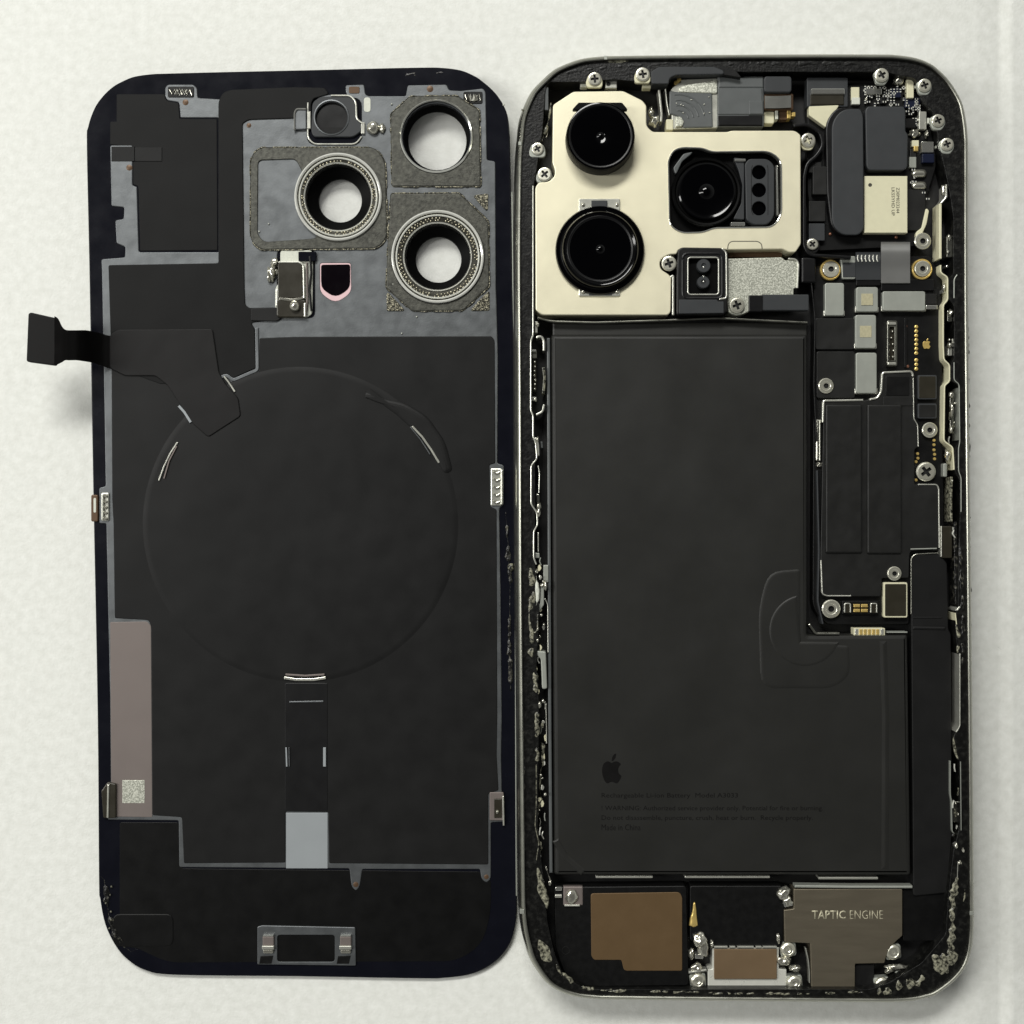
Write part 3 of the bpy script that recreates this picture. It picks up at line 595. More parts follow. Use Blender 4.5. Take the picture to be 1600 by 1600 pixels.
prism('flap', rnd([(1061, 468), (1120, 468), (1122, 471), (1131, 471), (1131, 489), (1061, 490)], 1), 7.3, 7.72, 'dark_grey', ts, .8); strip('box_edge', [(1128, 388), (1135, 394), (1135.5, 466), (1124, 467)], 2.4, 7.2, 7.62, 'bright_steel', ts, 5, .8)
mp_ = prism('connector_plate', rnd([(1138, 404), (1222, 402), (1227, 407), (1244, 405, 3), (1248, 411), (1246, 449), (1240, 451), (1240, 461), (1173, 463), (1172, 486), (1152, 494, 8), (1138, 488)], 2), 2, 6.4, 'mottled', phone, 1.2)
strip('plate_edge', [(1232, 404), (1244, 405), (1248, 412), (1246, 450)], 2.6, 6, 6.7, 'bright_steel', mp_, 4, .9); box('copper_gap', 1138, 391, 1222, 402, 3, 4.4, 'brown_dark', mp_, 0, .5)
box('cable_bar', 1170, 461, 1192, 487, 5.8, 7.0, 'satin_black', phone, 2, 1.4); box('cable_bar', 1190, 460, 1264, 485, 5.5, 6.8, 'dark_grey', phone, 2, 1.4)
box('cable_fold', 1252, 402, 1275, 442, 4, 6.2, 'satin_black', phone, 3, 3); strip('cable_edge', [(840, 496), (860, 502), (930, 504), (1050, 500), (1120, 497), (1200, 501), (1262, 504)], 3, 5, 6.3, 'frame_metal', phone, 10, 1)
for x, y, r in [(1045, 412, 12), (1151, 477, 12)]: screw(x, y, 6.6, r, cp if x < 1100 else mp_, rot=20)
# ------------------------------------------------------------------ top edge: earpiece, sensors, screws
tb = prism('retainer_bar', rnd([(1017, 112), (1030, 104), (1116, 104), (1131, 110), (1131, 116), (1056, 117, 6), (1046, 122, 6), (1045, 131), (1018, 131)], 3), 4, 7.25, 'dark_grey', phone, 1.4)
prism('retainer_end', rnd([(1118, 104), (1138, 105), (1150, 110), (1160, 122), (1130, 117)], 2), 4, 7.0, 'plastic', tb, 1)
sp = prism('earpiece', rnd([(1048, 140), (1064, 124), (1122, 122), (1122, 200), (1050, 202)], 3), 2, 5.4, 'bright_steel', phone, 1.5)
prism('foil_flap', rnd([(1060, 138), (1075, 132), (1121, 124), (1121, 146), (1062, 144)], 3), 5.2, 5.75, 'mottled', sp, 1.5)
prism('embossed_tape', rnd([(1046, 141), (1056, 143), (1113, 143), (1114, 199), (1068, 200), (1060, 182), (1046, 178)], 3), 5.2, 5.62, 'mid_grey', sp, 2)
for k, r in enumerate((16, 24, 32, 41)): strip('tape_ripple', [(1060+r*math.cos(R(-100+k2*15)), 188+r*math.sin(R(-100+k2*15))) for k2 in range(7)], 3.4, 5.5, 5.72, 'mid_grey', sp, 0, 1.6)
for k in range(9): blob('foil_dimple', rng.uniform(1056, 1110), rng.uniform(148, 178), 5.6, 1.4, 1.2, .2, 'bright_steel', sp, k, .3, 1)
tp = box('sensor_housing', 1121, 119, 1194, 198, 2, 5.7, 'mid_grey', phone, 3, 2.5)
box('tape_band', 1123, 121, 1193, 137, 5.5, 5.85, 'mid_grey', tp, 2, 2); box('tape_band', 1122, 138, 1191, 179, 5.5, 5.83, 'mid_grey', tp, 1, 1.2); box('tape_band', 1170, 157, 1193, 179, 5.7, 6.0, 'mid_grey', tp, 1, 1.5); box('tape_band', 1122, 180, 1192, 197, 5.4, 5.78, 'satin_black', tp, 1, 2)
cb = box('connector_block', 1194, 119, 1237, 144, 3, 6.6, 'dark_grey', phone, 5, 1.6)
lathe_ = ribbon('metal_roll', [(1195, 159, 5.6, 9, 10), (1216, 159, 5.9, 9, 10), (1236, 158, 5.6, 9, 10)], .5, 'chrome', cb, 4); box('roll_base', 1194, 146, 1240, 172, 2, 5.4, 'brown_dark', cb, 3, 2)
box('gold_pad', 1194, 174, 1210, 193, 3, 4.9, 'beige', cb, 3, 1.5); box('gold_pad', 1218, 174, 1230, 187, 3, 4.6, 'brown_dark', cb, 1, 1); box('gold_pad', 1230, 170, 1236, 185, 3, 5, 'gold', cb, 1, 1.2); box('gold_pad', 1237, 175, 1243, 182, 3, 4.8, 'gold', cb, 1, 1); box('gold_pad', 1193, 188, 1208, 193, 3, 4.6, 'chrome', cb, 0, .8); box('gold_pad', 1211.5, 171, 1216, 186, 3, 5, 'pale', cb, 0, .8)
strip('contact_spring', [(1030, 140), (1032, 160), (1034, 178), (1033, 190)], 3.5, 3, 5.6, 'bright_steel', sp, 4, 1.2); strip('contact_spring', [(1040, 138), (1042, 160), (1046, 180)], 1.8, 3, 5.2, 'bright_steel', sp, 4, .7)
box('eyelet', 1041, 186, 1052, 203, 3, 5.6, 'beige', sp, 2, 1.4); prism('foil_flap', rnd([(1056, 182), (1064, 182), (1069, 190), (1066, 197), (1056, 198)], 2), 5.2, 5.9, 'mottled', sp, 1.2)
blob('solder_bead', 1017, 176, 4.5, 4, 8, .8, 'solder', sp, 4, .6); blob('solder_bead', 1020, 192, 4.5, 7, 7, .8, 'solder', sp, 6, .7); blob('solder_bead', 1026, 188, 4.3, 3, 6, .6, 'solder', sp, 8, .7)
prism('gold_contact', rnd([(1053, 127), (1058, 125), (1059, 118), (1064, 116), (1065, 130), (1054, 133)], 1), 3, 5.4, 'gold', sp, .8)
for x, y, r, o_ in [(929, 124, 10.5, 5), (1004, 117, 11, 8), (840, 233, 9.5, 30), (851, 273, 11, 40)]:
    br = prism('screw_lug', rnd([(x-14, y+4), (x-9, y-9), (x+9, y-8), (x+13, y+3), (x+12, y+13), (x-12, y+13)], 5), 6.3, 6.95, 'beige' if x > 900 else 'shield_grey', phone, 1.4)
    screw(x, y, 6.92, r, br, rot=o_)
box('ground_contact', 946, 126, 964, 138, 4, 6, 'bright_steel', phone, 1, 1.2); box('ground_contact', 907, 127, 918, 136, 4, 5.6, 'pale', phone, 2, 1.2); box('ground_contact', 1004, 130, 1017, 138, 4, 5.6, 'beige', phone, 1, 1); box('ground_contact', 948, 127.5, 953, 133, 5.5, 6.2, 'plastic', phone, 1, .5)
box('side_bracket', 851, 136, 857, 172, 3, 6.6, 'mid_grey', phone, 1, 1); goo('glue_bead', [(861, 160, 4), (858, 185, 6), (852, 205, 10), (846, 222, 5)], 5.8, .5, 'glue', phone, 3, .5); goo('glue_bead', [(854, 195, 2), (856, 208, 4), (853, 216, 3)], 6.2, .5, 'solder', phone, 8, .7)
# ------------------------------------------------------------------ upper board
ub = prism('upper_board', rnd([(1262, 152), (1330, 132), (1420, 124), (1448, 170), (1462, 240), (1462, 262), (1440, 330), (1444, 384), (1275, 392), (1262, 300)], 4), 1.9, 4.4, 'pcb', phone, .8)
strip('gasket', [(1240, 196), (1262, 194), (1282, 206), (1287, 226), (1276, 244), (1262, 254), (1257, 275), (1257, 385), (1265, 398), (1330, 402)], 5, 2, 6.6, 'satin_black', phone, 8, 1.5)
box('grey_tape', 1261, 121, 1325, 167, 3, 5.4, 'dark_grey', ub, 2, 1.2); box('bright_bar', 1268, 138, 1320, 147, 4.5, 5.9, 'chrome', ub, 1, 1.2); box('brown_bar', 1266, 147.5, 1319, 164, 4.5, 5.6, 'bronze_window', ub, 1, 1.4)
prism('foil_corner', rnd([(1264, 166), (1312, 164), (1302, 178), (1292, 200), (1286, 196), (1264, 180)], 2), 4, 5.5, 'beige', ub, 1)
sa = prism('shield_cover', rnd([(1290, 190, 22), (1308, 166, 14), (1346, 170, 4), (1349, 182), (1350, 360), (1344, 367), (1312, 368, 12), (1298, 352, 10), (1292, 300)], 6), 4, 6.0, 'satin_black', ub, 2.2)
prism('shield_top', rnd([(1300, 190, 18), (1316, 170, 14), (1345, 170, 4), (1349, 182), (1350, 358, 6), (1342, 367), (1314, 367, 14), (1300, 350, 12)], 6), 5.9, 6.35, 'dark_grey', sa, 1.6)
sb = prism('shield_cover', rnd([(1352, 172), (1356, 166), (1412, 166), (1415, 172), (1415, 205), (1419, 210), (1418, 262), (1412, 266), (1358, 266), (1354, 260)], 4), 4, 6.2, 'dark_grey', ub, 1.6)
ch = box('label_chip', 1351, 275, 1418, 364, 4, 5.9, 'beige', ub, .5, .8)
lathe('pin_dot', 1359.5, 289, 5.9, [(3, 5.91), (2.6, 5.96), (1.4, 5.96), (.9, 5.91), (0, 5.91)], 'ink', ch, 16)
text('printed_line', 'LKSSYHD UP', 1398, 293, 5.9, 5, 44, 'ink', ch, rot=90); text('printed_line', 'Z30M023244', 1405.5, 293, 5.9, 5, 40, 'ink', ch, rot=90)
box('board_clip', 1264, 253, 1284, 270, 4, 5.6, 'board_film', ub, 1, 1); lathe('board_hole', 1270, 255, 5.6, [(4.5, 5.62), (4.4, 5.66), (3.6, 5.66), (3.4, 5.5), (0, 5.5)], 'floor_black', ub, 18)
box('board_tape', 1270, 260, 1296, 304, 4.2, 5.75, 'board_film', ub, 2, 1); box('board_tape', 1264, 314, 1290, 346, 4.2, 5.5, 'board_film', ub, 1, 1); box('board_tape', 1264, 349, 1289, 376, 4.2, 5.4, 'dark_grey', ub, 2, 1)
box('board_film', 1416, 296, 1446, 360, 4.2, 4.9, 'board_film', ub, 2, .8)
# surface-mount parts: the larger ones singly, the tiny ones as one scatter
for x0, y0, x1, y1, z, mt in [(1353, 138, 1378, 147, 5.4, 'chrome'), (1330, 136, 1343, 157, 5.0, 'beige'), (1331, 152, 1344, 163, 5.2, 'pale'), (1417, 124, 1428, 153, 5.6, 'beige'), (1436, 174, 1448, 202, 5.6, 'bright_steel'), (1425, 219, 1436, 229, 5.2, 'beige'), (1428, 228, 1435, 236, 5.3, 'gold'),
        (1440, 221, 1459, 238, 5.4, 'chrome'), (1441, 240, 1460, 254, 5.2, 'blue_chip'), (1421, 245, 1432, 262, 5.0, 'shield_grey'), (1422, 232, 1432, 246, 4.9, 'board_film'), (1392, 138, 1408, 152, 5.0, 'blue_chip'), (1376, 152, 1384, 162, 5.0, 'satin_black'), (1414, 152, 1438, 168, 5.0, 'blue_chip'), (1415, 185, 1431, 200, 5.1, 'plastic'),
        (1449, 184, 1453, 193, 5.5, 'pale'), (1463, 222, 1467, 231, 5.5, 'pale'), (1429, 130, 1434, 138, 5.5, 'pale')]:
    box('board_component', x0, y0, x1, y1, 4.3, z, mt, ub, 1, 1)
for y in (271, 290):
    bm = bmesh.new(); rows = []
    for x in [1424+k*1.5 for k in range(17)]:
        u = (x-1436)/12; rr = max(.05, (1-abs(u)**5))**.5*6.5
        rows.append([bm.verts.new(U(x, y+rr*math.cos(R(a)), 4.6+.75*rr/6.5*max(-.3, math.sin(R(a))))) for a in range(0, 360, 24)])
    for a, b in zip(rows, rows[1:]):
        for i in range(len(a)): bm.faces.new((a[i-1], a[i], b[i], b[i-1]))
    bm.faces.new(rows[0]); bm.faces.new(rows[-1]); link('inductor', bm, 'solder', ub, smooth=True)
blob('solder_bead', 1403, 128, 4.5, 9, 6, .9, 'solder', ub, 2, .3); blob('solder_bead', 1428, 209, 4.5, 9, 6, .9, 'solder', ub, 3, .6); blob('solder_bead', 1446, 211, 4.5, 3, 5, .9, 'solder', ub, 5, .6); blob('solder_bead', 1353, 155, 4.4, 3, 3, .5, 'solder', ub, 5, .2, 1)
bm = bmesh.new(); bm2 = bmesh.new()
def tiny(b, x, y, w_, h_, z0, z1):
    p = [U(x+sx*w_, y+sy*h_, z) for z in (z0, z1) for sx, sy in ((-1, -1), (1, -1), (1, 1), (-1, 1))]
    v = [b.verts.new(q) for q in p]
    for f in ((0, 1, 2, 3), (4, 5, 6, 7), (0, 1, 5, 4), (1, 2, 6, 5), (2, 3, 7, 6), (3, 0, 4, 7)): b.faces.new([v[i] for i in f])
for k in range(120):
    if k < 70: x, y = 1352+rng.randrange(18)*5, 137+rng.randrange(7)*4.4
    elif k < 108: x, y = 1418+rng.randrange(5)*4.4, 165+rng.randrange(10)*4.4
    else: x, y = rng.uniform(1422, 1450), rng.uniform(262, 312)
    if rng.random() < .5: tiny(bm, x-1.9, y, .8, 1.3, 4.3, 5.05); tiny(bm, x+1.9, y, .8, 1.3, 4.3, 5.05); tiny(bm2, x, y, 1.0, 1.2, 4.3, 5.0)
    else: tiny(bm, x, y-1.9, 1.3, .8, 4.3, 5.05); tiny(bm, x, y+1.9, 1.3, .8, 4.3, 5.05); tiny(bm2, x, y, 1.2, 1.0, 4.3, 5.0)
for nm, b, mt in (('solder_terminals', bm, 'tin'), ('tiny_components', bm2, 'blue_chip')): o = link(nm, b, mt, ub); o['kind'] = 'stuff'
for x, y in [(1297, 366), (1400, 371)]: blob('copper_pad', x, y, 4.4, 3, 3, .3, 'copper', ub, x, .1, 1)
for x, y, r, rt in [(1377, 118, 11, 30), (1444, 134, 10.5, 20), (1465, 189, 10, 25), (1479, 226, 10, 20), (1262, 220, 11.5, 25), (1269, 382, 9, 40)]:
    lug = prism('screw_lug', rnd([(x-13, y-4), (x-2, y-11), (x+10, y-9), (x+13, y+4), (x+6, y+15), (x-8, y+14)], 5), (6.4 if x > 1370 else 5.7) if x != 1269 else 5.0, (7.0 if x > 1370 else 6.2) if x != 1269 else 5.4, {1262: 'beige', 1269: 'plastic'}.get(x, 'shield_grey'), phone, 1.5)
    screw(x, y, (6.95 if x > 1370 else 6.1) if x != 1269 else 5.4, r, lug, rot=rt)
goo('glue_bead', [(1478, 240, 3), (1481, 270, 9), (1481, 305, 7), (1477, 318, 3)], 5.6, .5, 'glue_dark', phone, 6, .4); goo('glue_bead', [(1484, 195, 3), (1484, 212, 8), (1487, 222, 3)], 6.7, .3, 'glue', phone, 7, .5)
prism('white_flex', rnd([(1447, 325), (1452, 328), (1448, 350), (1440, 368), (1430, 372), (1432, 362), (1440, 356)], 3), 3, 5.2, 'beige', phone, 1.2)
ribbon('side_flex', [(1460, 330, 4.6, 10, 12), (1459, 352, 4.9, 12, 12), (1460, 380, 4.6, 10, 14)], .3, 'board_film', phone, 4)
# ------------------------------------------------------------------ main board
mb = prism('main_board', rnd([(1272, 400), (1330, 404), (1452, 400), (1470, 430), (1472, 500), (1472, 690), (1474, 760), (1474, 860), (1424, 866), (1420, 975), (1290, 976, 20), (1270, 950, 14)], 4), 1.9, 4.6, 'pcb', phone, .8)
strip('shield_wall', [(1268, 440), (1274, 500), (1272, 600), (1276, 690)], 2, 3, 5.6, 'plastic', mb, 3, .6)
ribbon('flex_bridge', [(1400, 376, 6.0, 0, 0), (1400, 376.2, 6.0, 0, 0)], .1, 'satin_black', mb, 1) if False else None
def fold(name, x0, x1, pts, mt, parent):
    bm = bmesh.new(); rows = [[bm.verts.new(U(x0, y, z)), bm.verts.new(U(x1, y, z)), bm.verts.new(U(x1, y+1, z-.15)), bm.verts.new(U(x0, y+1, z-.15))] for y, z in spline(pts, 6, False)]
    for a, b in zip(rows, rows[1:]):
        for i in range(4): bm.faces.new((a[i-1], a[i], b[i], b[i-1]))
    bm.faces.new(rows[0]); bm.faces.new(rows[-1]); o = link(name, bm, mt, parent, smooth=True); o.data.set_sharp_from_angle(angle=R(50)); return o
fold('flex_fold', 1376.5, 1422, [(378, 5.0), (382, 5.9), (392, 6.35), (404, 6.2), (420, 5.7), (442, 5.4)], 'silver_flex', mb)
fb = fold('flex_fold', 1337, 1376, [(394, 5.0), (398, 5.7), (406, 5.95), (418, 5.6), (437, 5.4)], 'dark_grey', mb)
for k in range(6): strip('foil_rib', [(1341+k*6, 398), (1340+k*6, 404), (1342+k*6, 409)], 2.2, 5.6, 6.05, 'bright_steel', fb, 2, 1)
prism('grey_flex', rnd([(1313, 402), (1318, 400), (1337, 400), (1337, 436), (1316, 436)], 3), 4, 5.3, 'shield_grey', mb, 1.2); box('flex_window', 1317, 410, 1337, 433, 5.1, 5.4, 'dark_grey', mb, 1, .5)
box('board_film', 1338, 436, 1376, 446, 4.4, 5.2, 'satin_black', mb, 1, .8); box('board_film', 1377, 436, 1460, 454, 4.4, 5.1, 'satin_black', mb, 1, .8)
for i, (x0, y0, x1, y1) in enumerate([(1289, 442, 1319, 493), (1338, 448.5, 1372, 487), (1379, 455, 1446, 485.5), (1336.5, 492, 1369, 544), (1337.5, 551, 1370, 614.5)]):
    s_ = prism('connector_shield', rect(x0, y0, x1, y1, 4), 4.4, 5.75+.03*i, 'shield_grey', mb, 1.1)
    if i in (1, 3): box('pale_mark', (x0+x1)/2-9, (y0+y1)/2-9, (x0+x1)/2+9, (y0+y1)/2+9, 5.7, 5.9, 'mark', s_, 0, .2)
    box('shield_lip', x0-2, y1-8, x1+1, y1+1, 4.4, 5.3, 'bright_steel', s_, 2, 1)
box('clip_tab', 1447, 476.5, 1465, 483, 4.5, 5.9, 'chrome', mb, 1, 1); box('board_film', 1447, 459, 1464, 475, 4.5, 5.3, 'board_film', mb, 1, .8)
box('board_film', 1274, 497, 1335, 546, 4.5, 5.2, 'board_film', mb, 4, 1); box('board_film', 1276, 549, 1336, 622, 4.5, 5.15, 'board_film', mb, 4, 1); box('board_film', 1413, 497, 1417, 574, 4.5, 5.0, 'plastic', mb, 1, .5)
zc = prism('socket', rect(1386, 501, 1402, 572, 3), 4.4, 5.7, 'frame_metal', mb, 1, holes=[rect(1390, 510, 1398, 563, 2)], depth=.6, hole_mat='bronze_window')
for y in (503.5, 566): box('socket_end', 1387.5, y, 1400.5, y+4, 5.4, 6.0, 'bright_steel', zc, 1.5, 1)
for k in range(5): blob('solder_bead', 1394+rng.uniform(-3, 3), 518+k*10, 5.15, 2, 2.5, .35, 'solder', zc, k, .4, 1)
for k in range(10): y = 510.8+k*6.85+(4 if k > 6 else 0); lathe('test_point', 1431.3, y, 4.6, [(2.9, 4.6), (2.8, 4.8), (2.2, 4.85), (0, 4.85)], 'gold', mb, 12)
for x, y in [(1415, 510), (1418, 572.5), (1281, 659), (1281, 662), (1459, 688), (1459, 695), (1459, 703), (1460, 710), (1460, 717), (1433.5, 709), (1434, 716), (1431, 721.5), (1431, 750)]: lathe('test_point', x, y, 4.6, [(2.4, 4.6), (2.2, 4.8), (0, 4.84)], 'gold' if x > 1430 else 'copper', mb, 10)
a_, b_ = apple(1448, 538, 12, 14); prism('gold_mark', a_, 4.5, 4.8, 'gold', mb, .3); prism('gold_mark', b_, 4.5, 4.8, 'gold', mb, .2)
for y0, y1, mt in ((586, 624, 'bronze_window'), (630.5, 654, 'board_film')):
    q = box('coil_chip', 1434, y0, 1464, y1, 4.4, 5.3, 'dark_grey', mb, 3, 1.0); box('chip_face', 1436, y0+2, 1462, y1-2, 5.2, 5.36, mt, q, 2, .4)
# large taped shield
sh = rnd([(1287, 626, 4), (1349, 626), (1370, 622, 6), (1377, 612), (1379, 583, 3), (1426, 581, 3), (1428, 655), (1434, 662), (1435, 698), (1429, 702), (1429, 757), (1465, 757, 3), (1467, 762), (1467, 857), (1423, 861), (1421, 868), (1420, 903), (1378, 903), (1376, 932), (1284, 932, 4), (1282, 870)], 3)
sd = prism('board_shield', sh, 4.4, 5.5, 'board_film', mb, 1.2)
strip('shield_edge', [(1286, 660), (1287, 626), (1349, 625)], 3, 4.8, 5.75, 'bright_steel', sd, 3, 1); strip('shield_edge', [(1359, 624), (1371, 622), (1377, 612), (1379, 582), (1425, 580), (1427, 588)], 3, 4.8, 5.75, 'bright_steel', sd, 4, 1)
strip('shield_edge', [(1427, 590), (1428, 654), (1434, 664), (1435, 698)], 1.4, 4.8, 5.6, 'bright_steel', sd, 3, .5); strip('shield_edge', [(1435, 757), (1464, 757), (1467, 763), (1468, 856)], 2, 4.8, 5.7, 'bright_steel', sd, 3, .8); strip('shield_edge', [(1423, 858), (1464, 857)], 2, 4.8, 5.62, 'shield_grey', sd, 0, .8)
strip('shield_edge', [(1283, 875), (1285, 928), (1292, 931), (1330, 931)], 2, 4.8, 5.65, 'bright_steel', sd, 3, .8)
box('sponge_strip', 1290, 632, 1347, 864, 5.4, 5.95, 'board_film', sd, 3, 2.5); box('sponge_strip', 1355, 632, 1409, 865, 5.4, 5.95, 'board_film', sd, 3, 2.5)
box('dark_pad', 1384, 588, 1421, 618, 5.4, 5.6, 'pcb', sd, 2, .6); box('tape_flap', 1380, 620, 1427, 634, 5.45, 5.62, 'board_film', sd, 1, .5)
tb_ = strip('wall_spring', [(1279, 655), (1279, 720)], 9, 3, 5.4, 'frame_metal', mb, 0, 2.5); strip('spring_line', [(1281, 657), (1281, 720)], 1.6, 5.2, 5.6, 'bright_steel', tb_, 0, .5); blob('solder_bead', 1279, 726, 4.4, 5, 4, .8, 'solder', mb, 2, .6)
strip('shield_wall', [(1277, 735), (1280, 860), (1278, 940), (1286, 975)], 2.4, 3, 5.5, 'dark_grey', mb, 6, .8)
for x, y, r, kd in [(1441, 377, 13, 'hole'), (1298, 421, 13, 'hole'), (1441, 420, 12.5, 'hole'), (1290, 603, 12, 'hole'), (1452, 672, 12, 'hole'), (1446, 737, 15, 'cross'), (1397, 896, 11, 'hole'), (1298, 951, 14.5, 'hole')]:
    if y in (421, 420): lathe('gold_ring', x-1, y+1, 5, [(16, 4.6), (16, 5.3), (14.5, 5.45), (13, 5.3), (13, 4.6)], 'gold', mb, 28)
    screw(x, y, 5.5 if y == 896 else 5.1, r, mb, kd, rng.uniform(0, 60), 'standoff' if kd == 'hole' else 'screw')
# lower end of the board: battery socket, framed plate, gold tab
box('socket_base', 1316, 939, 1373, 960, 4.4, 5.0, 'plastic', mb, 2, .8)
for x in (1319, 1360): c = box('socket_end', x, 942, x+11, 958, 4.8, 5.5, 'bronze_window', mb, 2, 1); strip('end_rim', [(x+1, 957), (x+1, 943), (x+10, 943), (x+10, 957)], 1.8, 5.3, 5.7, 'bright_steel', c, 2, .6)
for x in (1334, 1346):
    for y in (944, 951.5): box('gold_contact', x, y, x+10, y+5, 4.8, 5.4, 'gold', mb, .5, .8)
fp = box('framed_plate', 1380.5, 910, 1418, 965, 4.4, 5.6, 'beige', mb, 3, 1); box('plate_face', 1383, 912.5, 1416, 962.5, 5.5, 5.7, 'bronze_window', fp, 2, .4)
gt = box('gold_tab', 1334, 981.5, 1383, 993, 4, 6.0, 'beige', mb, 1, 1)
for k in range(5): box('gold_finger', 1343+k*6.5, 983, 1348+k*6.5, 992, 5.9, 6.14, 'gold', gt, .5, .7)
for x in (1336, 1376): box('tab_end', x, 982.5, x+5, 992, 5.9, 6.2, 'bright_steel', gt, 1, .8)
strip('wall_edge', [(1264, 975), (1272, 986), (1275, 990), (1312, 990)], 3.4, 4, 6.2, 'frame_metal', mb, 4, 1.2); strip('wall_edge', [(1386, 988), (1418, 988)], 2, 4, 6.2, 'shield_grey', mb, 0, .8)
# dark flex running down beside the battery
df = prism('side_film', rnd([(1424, 868, 3), (1466, 864), (1480, 880), (1482, 984), (1486, 990), (1488, 1300), (1480, 1395), (1427, 1400), (1424, 1000)], 4), 1.9, 5.3, 'graphite', phone, 1.5)
strip('film_fold', [(1427, 965), (1472, 965)], 3, 5.1, 5.42, 'graphite', df, 0, 1.2); strip('film_fold', [(1426, 981), (1478, 982)], 6, 5.1, 5.5, 'graphite', df, 0, 2.5); strip('film_edge', [(1424, 960), (1424, 872), (1430, 866), (1466, 864)], 2, 5.0, 5.5, 'frame_metal', df, 4, .8)
box('clear_flex', 1470, 822, 1488, 872, 3, 5.6, 'bronze_window', phone, 2, 1.5); strip('flex_edge', [(1471, 822), (1471, 870)], 2, 4, 5.8, 'bright_steel', phone, 0, .8)
# ------------------------------------------------------------------ bottom: loudspeaker, port, haptic engine
ls = prism('loudspeaker', rnd([(866, 1386), (1072, 1384), (1076, 1540), (908, 1542, 20), (882, 1522, 14), (868, 1480)], 5), 1.9, 5.3, 'plastic', phone, 1.5)
prism('brown_label', rnd([(923, 1396, 5), (1062, 1394, 5), (1066, 1402), (1066, 1517), (975, 1517, 5), (971, 1500), (928, 1500, 5), (924, 1494)], 3), 5.2, 5.42, 'brown', ls, .8)
lathe('vent_hole', 884, 1485, 5.3, [(6.5, 5.31), (6.2, 5.36), (5.4, 5.36), (5, 5.2), (0, 5.2)], 'floor_black', ls, 20)
q = box('mesh_contact', 880, 1385, 911, 1415, 4.5, 5.5, 'foil', ls, 2, 2); blob('solder_bead', 893, 1400, 5.4, 10, 11, .6, 'solder', q, 3, .25); box('contact_leaf', 868, 1386, 878, 1392, 5, 5.7, 'chrome', q, 1, 1); box('contact_leaf', 867, 1398, 878, 1403, 5, 5.7, 'bright_steel', q, 1, 1); strip('contact_leaf', [(882, 1415), (906, 1415)], 3, 5, 5.75, 'bright_steel', q, 0, 1)
pb_ = prism('port_block', rnd([(1078, 1384), (1222, 1384), (1226, 1400), (1223, 1480), (1112, 1482), (1098, 1470), (1078, 1470)], 4), 1.9, 5.0, 'plastic', phone, 1.5)
goo('gold_drop', [(1085, 1409, 5), (1085, 1420, 8), (1084, 1434, 15), (1084, 1446, 20), (1084, 1449, 8)], 4.9, .7, 'gold', pb_, 3, .1)
usb = prism('charging_port', rnd([(1106, 1515), (1113, 1514), (1113, 1480), (1217, 1480), (1217, 1514), (1229, 1515), (1229, 1546), (1106, 1546)], 1), 1.9, 4.9, 'tin', phone, 1.2)
box('brown_plate', 1116, 1483, 1214, 1530, 4.6, 5.3, 'port_plate', usb, 1, 1)
for x0, x1 in [(1116, 1137), (1140, 1149), (1152, 1178), (1181, 1190), (1192, 1214)]: box('shell_tooth', x0, 1478.5, x1, 1482, 4.6, 5.5, 'bright_steel', usb, .5, .8)
strip('port_slot', [(1120, 1544), (1214, 1544)], 2.4, 4.8, 4.98, 'floor_black', usb, 0, .3)
hp = prism('haptic_engine', rnd([(1240, 1389), (1410, 1389, 2), (1410, 1462), (1394, 1476, 12), (1384, 1496, 8), (1382, 1505), (1336, 1506), (1336, 1543), (1268, 1545), (1266, 1474), (1226, 1472), (1225, 1422), (1240, 1420)], 1.5), 1.9, 5.4, 'haptic', phone, 1.2)
strip('top_edge', [(1242, 1385), (1330, 1386), (1426, 1386)], 4, 4, 5.75, 'shield_grey', hp, 0, 1.2)
text('engraved_word', 'TAPTIC', 1268.5, 1422.5, 5.39, 13.5, 53, 'engrave', hp, bold=.018, thick=.04); text('engraved_word', 'ENGINE', 1328, 1422.5, 5.39, 13.5, 52, 'engrave', hp, bold=-.012, thick=.04)
box('side_block', 1336, 1507, 1366, 1543, 1.9, 4.6, 'floor_black', phone, 1, 1); box('corner_film', 1411, 1390, 1478, 1470, 1.9, 4.8, 'pcb', phone, 3, 1)
for k, (x, y, r) in enumerate([(1231, 1483, 12), (1241, 1535, 12), (1090, 1532, 12), (1395, 1487, 12.5), (1412, 1527, 12.5), (1378, 1538, 12)]):
    lg = prism('screw_lug', rnd([(x-14, y-10), (x+12, y-12), (x+14, y+10), (x-10, y+14)], 5), 3.5, 4.9, 'shield_grey', phone, 1.4)
    lathe('screw_cap', x, y, 4.9, [(r, 4.8), (r, 5.1), (r*.9, 5.32), (r*.62, 5.45), (r*.55, 5.38), (r*.3, 5.42), (r*.16, 5.3), (0, 5.28)], 'screw_metal', lg, 24)
for k, (x, y, a, b, h) in enumerate([(1093, 1468, 10, 12, .9), (1098, 1480, 8, 14, .8), (1080, 1490, 4, 9, .7), (1088, 1512, 8, 8, .6), (1112, 1474, 3, 6, .6), (1216, 1466, 3, 8, .5), (1224, 1395, 10, 10, .9), (1230, 1408, 7, 8, .8), (1224, 1500, 10, 7, .8), (1242, 1512, 9, 5, .7), (1400, 1510, 16, 4, .5), (1388, 1516, 6, 4, .6), (1424, 1532, 5, 8, .7)]):
    blob('solder_bead', x, y, 4.9, a, b, h, 'solder', phone, k+20, .55)
